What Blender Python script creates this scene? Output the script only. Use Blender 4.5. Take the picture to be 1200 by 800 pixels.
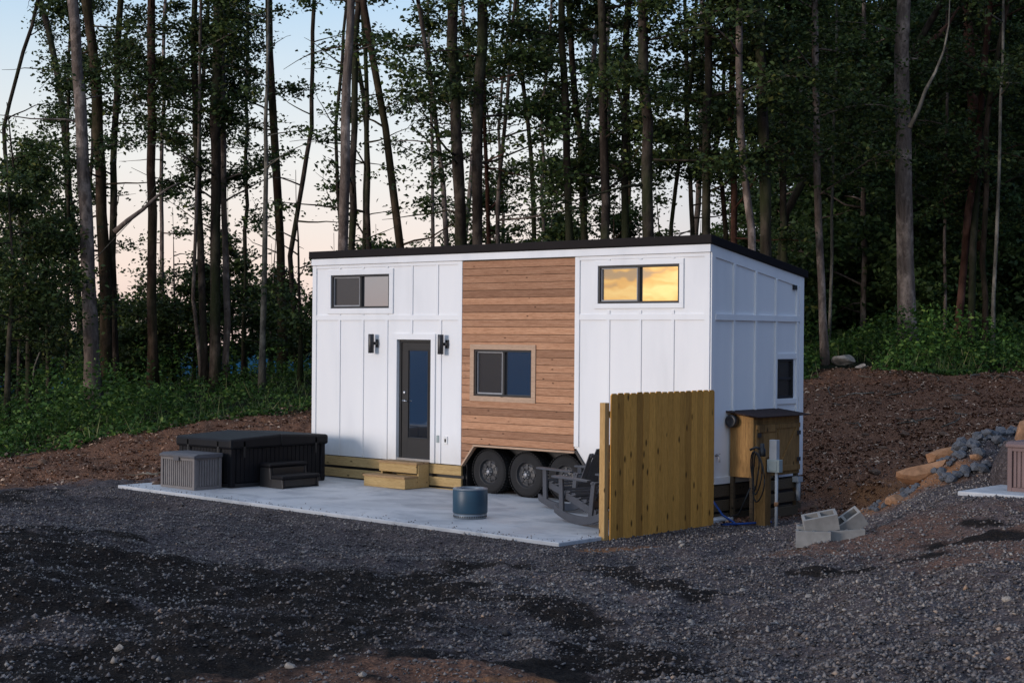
import bpy, math, random
import numpy as np
from mathutils import Vector, Matrix
random.seed(7); RNG = np.random.default_rng(11)
sc = bpy.context.scene
for o in list(bpy.data.objects): bpy.data.objects.remove(o)
COL = sc.collection
R = math.radians

# ------------------------------------------------------------------ camera
CP = np.array([12.947, -19.271, 2.732]); YAW, PIT, ROL, FPX = -0.71596, -0.00297, 0.008, 1857.8
_F = np.array([math.sin(YAW)*math.cos(PIT), math.cos(YAW)*math.cos(PIT), math.sin(PIT)])
_R0 = np.cross(_F, [0, 0, 1]); _R0 /= np.linalg.norm(_R0); _U0 = np.cross(_R0, _F)
_R = _R0*math.cos(ROL)+_U0*math.sin(ROL); _U = -_R0*math.sin(ROL)+_U0*math.cos(ROL)
cd = bpy.data.cameras.new('camera'); cam = bpy.data.objects.new('camera', cd); COL.objects.link(cam)
cam.matrix_world = Matrix(((_R[0], _U[0], -_F[0], CP[0]), (_R[1], _U[1], -_F[1], CP[1]), (_R[2], _U[2], -_F[2], CP[2]), (0, 0, 0, 1)))
cd.sensor_width = 36; cd.lens = 36*FPX/1200; cd.clip_start = .1; cd.clip_end = 12000
sc.camera = cam

# ------------------------------------------------------------------ world, sun, exposure
SUNSET = Vector((-.66, -.75, 0)).normalized(); SUNDIR = Vector((-.30, -.954, 0)); SUN_EL = R(7)
w = bpy.data.worlds.new('World'); sc.world = w; w.use_nodes = True
nt = w.node_tree; nt.nodes.clear(); N = nt.nodes.new; L = nt.links.new
out = N('ShaderNodeOutputWorld')
sky = N('ShaderNodeTexSky'); sky.sky_type = 'NISHITA'; sky.sun_disc = False
sky.sun_elevation = SUN_EL; sky.sun_rotation = math.atan2(SUNDIR.x, SUNDIR.y)
bg1 = N('ShaderNodeBackground'); bg1.inputs[1].default_value = .022; L(sky.outputs[0], bg1.inputs[0])
tc = N('ShaderNodeTexCoord'); sep = N('ShaderNodeSeparateXYZ'); L(tc.outputs['Generated'], sep.inputs[0])
def ramp(stops, interp='LINEAR', tree=None):
    r = (tree or nt).nodes.new('ShaderNodeValToRGB'); cr = r.color_ramp; cr.interpolation = interp
    while len(cr.elements) > 1: cr.elements.remove(cr.elements[-1])
    cr.elements[0].position = stops[0][0]; cr.elements[0].color = (*stops[0][1], 1)
    for p, c in stops[1:]:
        e = cr.elements.new(p); e.color = (*c, 1)
    return r
# colour by elevation
mr = N('ShaderNodeMapRange'); mr.inputs[1].default_value = -.1; mr.inputs[2].default_value = 1; L(sep.outputs[2], mr.inputs[0])
el = ramp([(0, (.5, .42, .45)), (.08, (.76, .56, .54)), (.125, (.90, .74, .69)), (.19, (.82, .82, .83)), (.245, (.62, .74, .86)), (.29, (.43, .64, .88)), (.42, (.46, .62, .88)), (1, (.68, .76, .92))]); L(mr.outputs[0], el.inputs[0])
# dimmer and bluer away from the sunset
dt = N('ShaderNodeVectorMath'); dt.operation = 'DOT_PRODUCT'; L(tc.outputs['Generated'], dt.inputs[0]); dt.inputs[1].default_value = SUNSET
mr2 = N('ShaderNodeMapRange'); mr2.inputs[1].default_value = -1; mr2.inputs[2].default_value = 1; L(dt.outputs['Value'], mr2.inputs[0])
az = ramp([(0, (.02, .09, .26)), (.2, (.04, .15, .40)), (.33, (.50, .62, .8)), (.42, (1, 1, 1)), (.62, (1.0, .98, .95)), (.85, (.75, .82, .92)), (1, (.36, .50, .72))]); L(mr2.outputs[0], az.inputs[0])
mu = N('ShaderNodeMix'); mu.data_type = 'RGBA'; mu.blend_type = 'MULTIPLY'; mu.inputs[0].default_value = 1
L(el.outputs[0], mu.inputs[6]); L(az.outputs[0], mu.inputs[7])
# yellow band of sunset with streaky cloud, low in one direction
GD = Vector((-.574, -.819, .03)).normalized()
dg = N('ShaderNodeVectorMath'); dg.operation = 'DOT_PRODUCT'; L(tc.outputs['Generated'], dg.inputs[0]); dg.inputs[1].default_value = GD
mg = N('ShaderNodeMapRange'); mg.interpolation_type = 'SMOOTHSTEP'; mg.inputs[1].default_value = math.cos(R(8)); mg.inputs[2].default_value = math.cos(R(3.5)); L(dg.outputs['Value'], mg.inputs[0])
mp = N('ShaderNodeMapping'); mp.inputs['Scale'].default_value = (5, 5, 38); L(tc.outputs['Generated'], mp.inputs[0])
cn = N('ShaderNodeTexNoise'); cn.inputs['Scale'].default_value = 3.6; cn.inputs['Detail'].default_value = 4; L(mp.outputs[0], cn.inputs[0])
cg = ramp([(.38, (.50, .36, .30)), (.48, (1.4, .72, .22)), (.64, (1.75, 1.25, .52))]); L(cn.outputs[0], cg.inputs[0])
mx = N('ShaderNodeMix'); mx.data_type = 'RGBA'; L(mg.outputs[0], mx.inputs[0]); L(mu.outputs[2], mx.inputs[6]); L(cg.outputs[0], mx.inputs[7])
bg2 = N('ShaderNodeBackground'); bg2.inputs[1].default_value = .92; L(mx.outputs[2], bg2.inputs[0])
ad = N('ShaderNodeAddShader'); L(bg1.outputs[0], ad.inputs[0]); L(bg2.outputs[0], ad.inputs[1]); L(ad.outputs[0], out.inputs[0])
sd = bpy.data.lights.new('sun', 'SUN'); sd.energy = 1.7; sd.angle = R(14); sd.color = (1, .90, .85)
so = bpy.data.objects.new('sun', sd); COL.objects.link(so)
sv = Vector((SUNDIR.x*math.cos(SUN_EL), SUNDIR.y*math.cos(SUN_EL), math.sin(SUN_EL)))
so.rotation_euler = (-sv).to_track_quat('-Z', 'Y').to_euler()
vs = sc.view_settings; vs.view_transform = 'Standard'; vs.look = 'None'; vs.gamma = 1; vs.exposure = .12; vs.use_curve_mapping = False

# ------------------------------------------------------------------ helpers
def pix(u, v, s):
    """point at forward distance s seen at photo pixel (u, v)"""
    return CP + s*(_F + _R*(u-600)/FPX - _U*(v-400)/FPX)
def tag(o, label=None, cat=None, group=None, kind=None):
    if label: o['label'] = label
    if cat: o['category'] = cat
    if group: o['group'] = group
    if kind: o['kind'] = kind
    return o
def empty(name, loc, rz=0, label=None, cat=None, group=None):
    o = bpy.data.objects.new(name, None); o.empty_display_size = .2; COL.objects.link(o)
    o.location = loc; o.rotation_euler = (0, 0, rz); return tag(o, label, cat, group)
def fast_mesh(name, V, F4, mats, mat_idx=None, smooth=False):
    """V (n,3), F4 (m,k) numpy"""
    me = bpy.data.meshes.new(name); n, m = len(V), len(F4); k = F4.shape[1]
    me.vertices.add(n); me.vertices.foreach_set('co', np.ascontiguousarray(V, dtype=np.float32).ravel())
    me.loops.add(m*k); me.loops.foreach_set('vertex_index', np.ascontiguousarray(F4, dtype=np.int32).ravel())
    me.polygons.add(m); me.polygons.foreach_set('loop_start', np.arange(0, m*k, k, dtype=np.int32))
    if mat_idx is not None: me.polygons.foreach_set('material_index', np.asarray(mat_idx, dtype=np.int32))
    if smooth: me.polygons.foreach_set('use_smooth', np.ones(m, dtype=bool))
    for mt in (mats if isinstance(mats, (list, tuple)) else [mats]): me.materials.append(mt)
    me.update(calc_edges=True); return me
def link(name, me, parent=None, loc=None):
    o = bpy.data.objects.new(name, me); COL.objects.link(o)
    if parent: o.parent = parent
    if loc is not None: o.location = loc
    return o
class MB:
    def __init__(s): s.v = []; s.f = []; s.sm = []
    def add(s, vs, fs, smooth=False):
        b = len(s.v); s.v += [tuple(x) for x in vs]; s.f += [tuple(b+i for i in f) for f in fs]; s.sm += [smooth]*len(fs); return s
    def box(s, x0, y0, z0, x1, y1, z1):
        if x0 > x1: x0, x1 = x1, x0
        if y0 > y1: y0, y1 = y1, y0
        if z0 > z1: z0, z1 = z1, z0
        return s.add([(x0,y0,z0),(x1,y0,z0),(x1,y1,z0),(x0,y1,z0),(x0,y0,z1),(x1,y0,z1),(x1,y1,z1),(x0,y1,z1)],
              [(0,3,2,1),(4,5,6,7),(0,1,5,4),(1,2,6,5),(2,3,7,6),(3,0,4,7)])
    def bar(s, p, q, wd, ht, up=(0,0,1)):
        p, q = Vector(p), Vector(q); d = (q-p).normalized(); up = Vector(up)
        sd_ = d.cross(up)
        if sd_.length < 1e-4: sd_ = d.cross(Vector((1,0,0)))
        sd_.normalize(); u2 = sd_.cross(d).normalized(); vs = []
        for c in (p, q):
            for a, b in ((-1,-1),(1,-1),(1,1),(-1,1)): vs.append(c+sd_*a*wd/2+u2*b*ht/2)
        return s.add(vs, [(0,1,2,3),(7,6,5,4),(0,4,5,1),(1,5,6,2),(2,6,7,3),(3,7,4,0)])
    def prism(s, pts, ax, a0, a1):
        """pts: 2-D outline in the plane normal to axis ax, thickness a0..a1"""
        n = len(pts)
        def mk(p, a): return {0:(a,p[0],p[1]),1:(p[0],a,p[1]),2:(p[0],p[1],a)}[ax]
        return s.add([mk(p,a0) for p in pts]+[mk(p,a1) for p in pts], [tuple(range(n)), tuple(range(2*n-1,n-1,-1))]+[(i,i+n,(i+1)%n+n,(i+1)%n) for i in range(n)])
    def lathe(s, prof, c, ax=2, n=32, smooth=True):
        """prof [(r, h)] around axis ax through c"""
        vs = []; k = len(prof)
        for i in range(n):
            a = 2*math.pi*i/n; ca, sa = math.cos(a), math.sin(a)
            for r_, h in prof:
                p = {2:(r_*ca, r_*sa, h), 1:(r_*ca, h, r_*sa), 0:(h, r_*ca, r_*sa)}[ax]
                vs.append((c[0]+p[0], c[1]+p[1], c[2]+p[2]))
        fs = []
        for i in range(n):
            j = (i+1) % n
            for t in range(k-1): fs.append((i*k+t, j*k+t, j*k+t+1, i*k+t+1))
        s.add(vs, fs, smooth); return s
    def tube(s, pts, rad, n=8, smooth=True):
        pts = [Vector(p) for p in pts]; rad = rad if isinstance(rad, (list, tuple)) else [rad]*len(pts)
        vs = []; pn = None
        for i, p in enumerate(pts):
            d = (pts[min(i+1, len(pts)-1)]-pts[max(i-1, 0)]).normalized()
            if pn is None: pn = d.orthogonal().normalized()
            pn = (pn-d*pn.dot(d)).normalized(); b = d.cross(pn)
            for k in range(n):
                a = 2*math.pi*k/n; vs.append(p+(pn*math.cos(a)+b*math.sin(a))*rad[i])
        fs = [(i*n+k, i*n+(k+1)%n, (i+1)*n+(k+1)%n, (i+1)*n+k) for i in range(len(pts)-1) for k in range(n)]
        fs += [tuple(range(n-1,-1,-1)), tuple((len(pts)-1)*n+k for k in range(n))]
        return s.add(vs, fs, smooth)
    def build(s, name, mat, parent=None, bevel=0, loc=None):
        me = bpy.data.meshes.new(name); me.from_pydata(s.v, [], s.f); me.materials.append(mat)
        me.polygons.foreach_set('use_smooth', s.sm); me.update()
        o = link(name, me, parent, loc)
        if bevel:
            m = o.modifiers.new('b', 'BEVEL'); m.width = bevel; m.segments = 2; m.limit_method = 'ANGLE'
        return o
def copy_tree(o, parent=None):
    c = o.copy(); COL.objects.link(c)
    if parent: c.parent = parent
    for ch in list(o.children): copy_tree(ch, c)
    return c
# value noise
_T = RNG.random((512, 512))
def vnoise(x, y):
    xi = np.floor(x).astype(int); yi = np.floor(y).astype(int); fx = x-xi; fy = y-yi
    fx = fx*fx*(3-2*fx); fy = fy*fy*(3-2*fy)
    g = lambda a, b: _T[a % 512, b % 512]
    return (g(xi,yi)*(1-fx)+g(xi+1,yi)*fx)*(1-fy)+(g(xi,yi+1)*(1-fx)+g(xi+1,yi+1)*fx)*fy-.5
def fbm(x, y, f, o=4):
    r = 0; a = 1
    for i in range(o): r = r+a*vnoise(x*f+17*i, y*f+31*i); f *= 2.03; a *= .5
    return r
def sstep(a, b, x):
    t = np.clip((x-a)/(b-a), 0, 1); return t*t*(3-2*t)

# ------------------------------------------------------------------ materials
class Mat:
    def __init__(s, name, rough=.7, spec=.3, metal=0):
        s.m = bpy.data.materials.new(name); s.m.use_nodes = True; s.t = s.m.node_tree; s.b = s.t.nodes['Principled BSDF']
        s.b.inputs['Roughness'].default_value = rough; s.b.inputs['Specular IOR Level'].default_value = spec; s.b.inputs['Metallic'].default_value = metal
        s.pos = None
    def n(s, k): return s.t.nodes.new(k)
    def l(s, a, b): s.t.links.new(a, b)
    def coord(s, scale=(1,1,1), obj=False):
        if obj:
            c = s.n('ShaderNodeTexCoord').outputs['Object']
        else: c = s.n('ShaderNodeNewGeometry').outputs['Position']
        m = s.n('ShaderNodeMapping'); m.inputs['Scale'].default_value = scale; s.l(c, m.inputs[0]); return m.outputs[0]
    def noise(s, sc_, co, det=4, rough=.55, dist=0):
        x = s.n('ShaderNodeTexNoise'); x.inputs['Scale'].default_value = sc_; x.inputs['Detail'].default_value = det
        x.inputs['Roughness'].default_value = rough; x.inputs['Distortion'].default_value = dist; s.l(co, x.inputs[0]); return x.outputs[0]
    def ramp(s, fac, stops, interp='LINEAR'):
        r = ramp(stops, interp, s.t); s.l(fac, r.inputs[0]); return r.outputs[0]
    def mix(s, f, a, b, mode='MIX'):
        x = s.n('ShaderNodeMix'); x.data_type = 'RGBA'; x.blend_type = mode
        for k, q in ((0, f), (6, a), (7, b)):
            if isinstance(q, (int, float)): x.inputs[k].default_value = q
            elif isinstance(q, tuple): x.inputs[k].default_value = (*q, 1)
            else: s.l(q, x.inputs[k])
        return x.outputs[2]
    def col(s, c):
        if isinstance(c, tuple): s.b.inputs['Base Color'].default_value = (*c, 1)
        else: s.l(c, s.b.inputs['Base Color'])
        return s
    def bump(s, h, st=.3, d=.01):
        x = s.n('ShaderNodeBump'); x.inputs['Strength'].default_value = st; x.inputs['Distance'].default_value = d
        s.l(h, x.inputs['Height']); s.l(x.outputs[0], s.b.inputs['Normal']); return s
def plain(name, c, rough=.6, spec=.3, metal=0, var=.12, sc_=6):
    m = Mat(name, rough, spec, metal); co = m.coord((1,1,1), True); n = m.noise(sc_, co, 5)
    lo = tuple(x*(1-var) for x in c); hi = tuple(min(1, x*(1+var)) for x in c)
    m.col(m.ramp(n, [(.3, lo), (.7, hi)])); m.bump(m.noise(sc_*12, co, 3), .12, .004); return m.m

def m_white():
    m = Mat('white_painted_board', .55, .3); co = m.coord((1,1,.25))
    a = m.ramp(m.noise(1.4, co, 5), [(.28, (.70,.71,.72)), (.5, (.79,.795,.80)), (.75, (.83,.83,.825))])
    g = m.noise(60, m.coord((1,1,.04)), 3)
    # dust splashed low on the boards
    sp = m.n('ShaderNodeSeparateXYZ'); m.l(m.n('ShaderNodeNewGeometry').outputs['Position'], sp.inputs[0])
    mr = m.n('ShaderNodeMapRange'); mr.inputs[1].default_value = 1.15; mr.inputs[2].default_value = .55; m.l(sp.outputs[2], mr.inputs[0])
    ml = m.n('ShaderNodeMath'); ml.operation = 'MULTIPLY'; m.l(mr.outputs[0], ml.inputs[0]); m.l(m.noise(2.5, m.coord(), 5, .7), ml.inputs[1])
    m.col(m.mix(ml.outputs[0], a, (.52,.49,.45))); m.bump(g, .25, .003); return m.m
def m_wood(name, c1, c2, c3, axis='x', board=None, knots=.06, zoff=0, rough=.75):
    """grain stretched along axis; board = width of one board across `axis across`"""
    m = Mat(name, rough, .2)
    s_ = {'x': (.35, 6, 6), 'y': (6, .35, 6), 'z': (6, 6, .35)}[axis]
    co = m.coord(s_); base = m.noise(7, co, 6, .65, .6)
    c = m.ramp(base, [(.3, c1), (.5, c2), (.72, c3)])
    fine = m.noise(30, co, 4, .7); c = m.mix(.35, c, m.ramp(fine, [(.35, tuple(x*.55 for x in c1)), (.6, tuple(min(1,x*1.15) for x in c3))]))
    if board:
        sp = m.n('ShaderNodeSeparateXYZ'); m.l(m.n('ShaderNodeNewGeometry').outputs['Position'], sp.inputs[0])
        ax = {'x': 2, 'z': 1, 'y': 2}[axis] if not isinstance(board, tuple) else board[1]
        bw = board[0] if isinstance(board, tuple) else board
        q = m.n('ShaderNodeMath'); q.operation = 'SUBTRACT'; m.l(sp.outputs[ax], q.inputs[0]); q.inputs[1].default_value = zoff
        q2 = m.n('ShaderNodeMath'); q2.operation = 'DIVIDE'; m.l(q.outputs[0], q2.inputs[0]); q2.inputs[1].default_value = bw
        q3 = m.n('ShaderNodeMath'); q3.operation = 'FLOOR'; m.l(q2.outputs[0], q3.inputs[0])
        wn = m.n('ShaderNodeTexWhiteNoise'); wn.noise_dimensions = '1D'; m.l(q3.outputs[0], wn.inputs['W'])
        c = m.mix(1, c, m.ramp(wn.outputs[0], [(0, (.68,.66,.66)), (.5, (1,.99,.98)), (1, (1.28,1.26,1.22))]), 'MULTIPLY')
    if knots:
        vo = m.n('ShaderNodeTexVoronoi'); vo.voronoi_dimensions = '2D'; vo.inputs['Scale'].default_value = 2.4; vo.inputs['Randomness'].default_value = 1
        s3 = m.n('ShaderNodeSeparateXYZ'); m.l(m.coord({'x': (.8,2,2), 'y': (2,.8,2), 'z': (2,2,.8)}[axis]), s3.inputs[0])
        ay = m.n('ShaderNodeMath'); ay.operation = 'ADD'; m.l(s3.outputs[0], ay.inputs[0]); m.l(s3.outputs[1], ay.inputs[1])
        c3 = m.n('ShaderNodeCombineXYZ'); m.l(ay.outputs[0], c3.inputs[0]); m.l(s3.outputs[2], c3.inputs[1]); m.l(c3.outputs[0], vo.inputs[0])
        vo2 = m.ramp(m.noise(1.3, m.coord(), 2), [(.50, (0,0,0)), (.56, (1,1,1))]); k = m.ramp(vo.outputs['Distance'], [(knots*.7, (1,1,1)), (knots*1.7, (0,0,0))])
        c = m.mix(m.mix(1, k, vo2, 'MULTIPLY'), c, tuple(x*.25 for x in c1))
    m.col(c); m.bump(fine, .3, .003); return m.m
M = {}
M['white'] = m_white()
M['cedar'] = m_wood('cedar_siding', (.27,.125,.065), (.40,.205,.115), (.50,.29,.18), 'x', .12, .035, .97)
M['trimwood'] = m_wood('raw_wood_trim', (.36,.24,.16), (.46,.31,.21), (.54,.38,.27), 'x')
M['pine'] = m_wood('treated_pine', (.30,.19,.075), (.42,.28,.12), (.50,.36,.17), 'x', None, .05)
M['pine_z'] = m_wood('treated_pine_post', (.36,.20,.07), (.48,.29,.11), (.56,.37,.16), 'z', None, .05)
M['picket'] = m_wood('fence_picket', (.40,.185,.036), (.56,.27,.055), (.66,.34,.082), 'z', (.1425, 1), .07, -2.72)
M['oldwood'] = m_wood('cabinet_wood', (.12,.06,.02), (.24,.13,.045), (.34,.20,.075), 'z', (.15, 1), .05)
M['darkwood'] = m_wood('weathered_and_shaded_wood', (.05,.035,.022), (.09,.065,.04), (.13,.095,.06), 'x')  # dark boards; for the end wall skirting this tone includes its shadow
M['stepwood'] = m_wood('step_tread', (.22,.13,.06), (.32,.20,.10), (.40,.27,.15), 'x')
M['black'] = plain('black_metal', (.018,.018,.02), .4, .5)
M['rubber'] = plain('tyre_rubber', (.022,.022,.023), .85, .2)
M['rim'] = plain('dark_rim', (.035,.036,.04), .45, .4, 0)
M['hub'] = plain('hub_metal', (.30,.30,.31), .4, .5, .3)
M['roof'] = plain('dark_roof_edge', (.012,.009,.009), .7, .15)
M['frame'] = plain('dark_window_frame', (.018,.018,.019), .45, .35)
M['frame_light'] = plain('grey_window_track', (.30,.31,.33), .4, .4)
M['concrete'] = None
M['spa'] = plain('spa_cabinet', (.006,.006,.008), .6, .2)
M['spa_cover'] = plain('spa_vinyl_cover', (.006,.0062,.008), .55, .2, 0, .2, 3)
M['box'] = plain('grey_resin', (.17,.155,.15), .6, .3)
M['box_dark'] = plain('dark_grey_resin', (.09,.088,.095), .6, .3)
M['box2'] = plain('brown_resin', (.16,.105,.10), .6, .3)
M['chair'] = plain('grey_recycled_plastic', (.066,.070,.082), .55, .3)
M['blue'] = plain('blue_enamel', (.014,.050,.085), .45, .5)
M['steel'] = plain('brushed_steel', (.55,.55,.56), .3, .5, .9)
M['dullsteel'] = plain('dull_steel', (.16,.19,.22), .45, .4, .3)
M['ash'] = plain('ash', (.03,.03,.03), .95)
M['grey_box'] = plain('electrical_grey', (.28,.33,.33), .5, .4)
M['conduit'] = plain('conduit_grey', (.36,.38,.40), .5, .4)
M['hose'] = plain('black_hose', (.012,.012,.013), .5, .4)
M['bluehose'] = plain('blue_hose', (.015,.06,.25), .5, .4)
M['block'] = plain('concrete_block', (.25,.245,.235), .95, .1, 0, .2, 8)
M['shingle'] = plain('asphalt_shingle', (.035,.022,.020), .9, .2, 0, .4, 12)
M['dirtcream'] = plain('light_switch_white', (.75,.75,.73), .5)
M['sandstone'] = plain('tan_sandstone', (.27,.15,.085), .95, .1, 0, .35, 3)
M['palerock'] = plain('pale_rock', (.30,.26,.22), .95, .1, 0, .35, 3)
M['greyrock'] = plain('blue_grey_rock', (.085,.092,.105), .9, .15, 0, .4, 5)
M['brownrock'] = plain('brown_rock', (.13,.085,.06), .95, .1, 0, .4, 5)
def m_glass(name, c, fac=.5, curtain=None):
    m = Mat(name, .25, .5); m.col(c)
    gl = m.n('ShaderNodeBsdfGlossy'); gl.inputs['Roughness'].default_value = .015; gl.inputs['Color'].default_value = (.95,.97,1,1)
    mixs = m.n('ShaderNodeMixShader'); mixs.inputs[0].default_value = fac; m.l(m.b.outputs[0], mixs.inputs[1]); m.l(gl.outputs[0], mixs.inputs[2])
    bp = m.n('ShaderNodeBump'); bp.inputs['Strength'].default_value = .05; bp.inputs['Distance'].default_value = .02
    m.l(m.noise(1.7, m.coord(), 2), bp.inputs['Height']); m.l(bp.outputs[0], gl.inputs['Normal'])
    m.l(mixs.outputs[0], m.t.nodes['Material Output'].inputs[0]); return m.m
M['glass'] = m_glass('window_glass', (.015,.02,.03), .55)
M['screen'] = m_glass('screened_glass', (.02,.02,.022), .06)
M['screen_warm'] = m_glass('half_screened_glass', (.10,.07,.03), .38)
def m_concrete():
    m = Mat('broom_finished_concrete', .8, .25); co = m.coord()
    a = m.ramp(m.noise(.7, co, 6, .6), [(.3, (.40,.41,.42)), (.55, (.50,.51,.52)), (.75, (.58,.585,.59))])
    b = m.ramp(m.noise(.9, m.coord((1,1.5,1)), 7, .68, .8), [(.48, (1,1,1)), (.57, (.80,.81,.83)), (.68, (.66,.67,.70))])
    m.col(m.mix(1, a, b, 'MULTIPLY')); m.bump(m.noise(40, m.coord((1,6,1)), 3), .2, .004)
    m.l(m.ramp(m.noise(.9, co, 4), [(.35, (.45,)*3), (.65, (.85,)*3)]), m.b.inputs['Roughness']); return m.m
M['concrete'] = m_concrete()
def m_bark(name, c1, c2, sc_=9, moss=.0):
    m = Mat(name, .95, .1); co = m.coord((1,1,.22)); n = m.noise(sc_, co, 6, .7, .4)
    c = m.ramp(n, [(.32, c1), (.68, c2)])
    p = m.ramp(m.noise(2.2, m.coord((1,1,.6)), 5, .7), [(.5, (0,0,0)), (.64, (1,1,1))])
    c = m.mix(p, c, tuple(min(1, x*1.7) for x in c2))
    if moss:
        q = m.ramp(m.noise(1.1, m.coord((1,1,.4)), 4), [(.45, (0,0,0)), (.6, (moss,)*3)]); c = m.mix(q, c, (.03,.045,.014))
    m.col(c); m.bump(n, .9, .03); return m.m
M['bark_grey'] = m_bark('grey_brown_bark', (.065,.048,.040), (.19,.15,.125))
M['bark_dark'] = m_bark('dark_bark', (.016,.011,.009), (.052,.040,.031), 9, .5)
M['bark_brown'] = m_bark('brown_bark', (.022,.013,.009), (.060,.038,.027), 9, .3)
M['bark_red'] = m_bark('reddish_bark', (.035,.015,.010), (.085,.042,.030), 7)
M['bark_pale'] = m_bark('pale_bark', (.06,.055,.045), (.15,.135,.11), 12)
def m_leaf(name, cols, trans=.22):
    m = Mat(name, .6, .25); g = m.n('ShaderNodeNewGeometry')
    c = m.ramp(g.outputs['Random Per Island'], cols); m.col(c)
    big = m.noise(.35, m.coord(), 3); c2 = m.mix(1, c, m.ramp(big, [(.35, (.7,.7,.7)), (.65, (1.25,1.25,1.2))]), 'MULTIPLY'); m.col(c2)
    tr = m.n('ShaderNodeBsdfTranslucent'); m.l(c2, tr.inputs[0]); mx_ = m.n('ShaderNodeMixShader'); mx_.inputs[0].default_value = trans
    m.l(m.b.outputs[0], mx_.inputs[1]); m.l(tr.outputs[0], mx_.inputs[2]); m.l(mx_.outputs[0], m.t.nodes['Material Output'].inputs[0]); return m.m
M['leaf'] = m_leaf('dark_leaf', [(0, (.014,.026,.009)), (.5, (.042,.070,.020)), (.9, (.080,.115,.030)), (1, (.15,.15,.038))])
M['leaf2'] = m_leaf('olive_leaf', [(0, (.016,.020,.006)), (.5, (.030,.036,.010)), (1, (.060,.055,.014))])
M['leaf_deep'] = m_leaf('deep_shade_leaf', [(0, (.026,.048,.017)), (.6, (.068,.12,.038)), (1, (.13,.19,.06))])
M['weed'] = m_leaf('undergrowth_leaf', [(0, (.018,.044,.010)), (.5, (.045,.105,.020)), (.85, (.095,.18,.035)), (1, (.19,.26,.06))], .3)
M['grass'] = m_leaf('grass_blade', [(0, (.03,.06,.015)), (.6, (.08,.13,.035)), (1, (.24,.22,.10))], .2)
M['litter'] = m_leaf('leaf_litter_chip', [(0, (.07,.034,.020)), (.45, (.19,.095,.058)), (.8, (.36,.21,.14)), (1, (.58,.44,.33))], 0)
M['stone'] = m_leaf('gravel_stone', [(0, (.040,.033,.031)), (.4, (.10,.086,.083)), (.8, (.185,.162,.155)), (.95, (.23,.205,.195)), (.985, (.32,.29,.26)), (1, (.36,.23,.15))], 0)
def m_ground():
    m = Mat('site_ground', .95, .12); at = m.n('ShaderNodeAttribute'); at.attribute_name = 'mask'
    sp = m.n('ShaderNodeSeparateColor'); m.l(at.outputs['Color'], sp.inputs[0]); co = m.coord()
    fine = m.noise(26, co, 6, .75); mid = m.noise(5, co, 5, .65); big = m.noise(.8, co, 4)
    vo = m.n('ShaderNodeTexVoronoi'); vo.inputs['Scale'].default_value = 34; m.l(co, vo.inputs[0])
    grain = m.n('ShaderNodeSeparateColor'); m.l(vo.outputs['Color'], grain.inputs[0])
    gravel = m.mix(.5, m.ramp(grain.outputs[0], [(0, (.028,.023,.022)), (.6, (.088,.076,.074)), (.92, (.165,.142,.138)), (1, (.30,.26,.23))]), m.ramp(mid, [(.3, (.040,.033,.032)), (.7, (.12,.10,.098))]))
    gravel = m.mix(1, gravel, m.ramp(big, [(.3, (.75,.73,.74)), (.7, (1.2,1.18,1.22))]), 'MULTIPLY')
    soil = m.ramp(fine, [(.3, (.005,.004,.0035)), (.55, (.018,.0135,.011)), (.75, (.06,.045,.036))])
    brown = m.ramp(fine, [(.3, (.06,.030,.019)), (.5, (.16,.078,.046)), (.72, (.38,.21,.13))])
    orange = m.ramp(mid, [(.3, (.17,.072,.030)), (.7, (.36,.175,.08))])
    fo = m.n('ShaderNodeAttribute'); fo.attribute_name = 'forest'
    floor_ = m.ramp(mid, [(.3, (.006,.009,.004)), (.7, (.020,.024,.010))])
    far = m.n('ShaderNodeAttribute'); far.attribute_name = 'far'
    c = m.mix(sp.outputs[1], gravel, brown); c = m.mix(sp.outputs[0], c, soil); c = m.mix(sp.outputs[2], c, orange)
    c = m.mix(fo.outputs['Fac'], c, floor_); c = m.mix(far.outputs['Fac'], c, (.008,.065,.125))  # distant ground gets blue haze mixed into its base colour
    m.col(c); h = m.n('ShaderNodeMath'); h.operation = 'ADD'; m.l(fine, h.inputs[0]); m.l(vo.outputs['Distance'], h.inputs[1])
    m.bump(h.outputs[0], .8, .03); return m.m
M['ground'] = m_ground()
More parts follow.
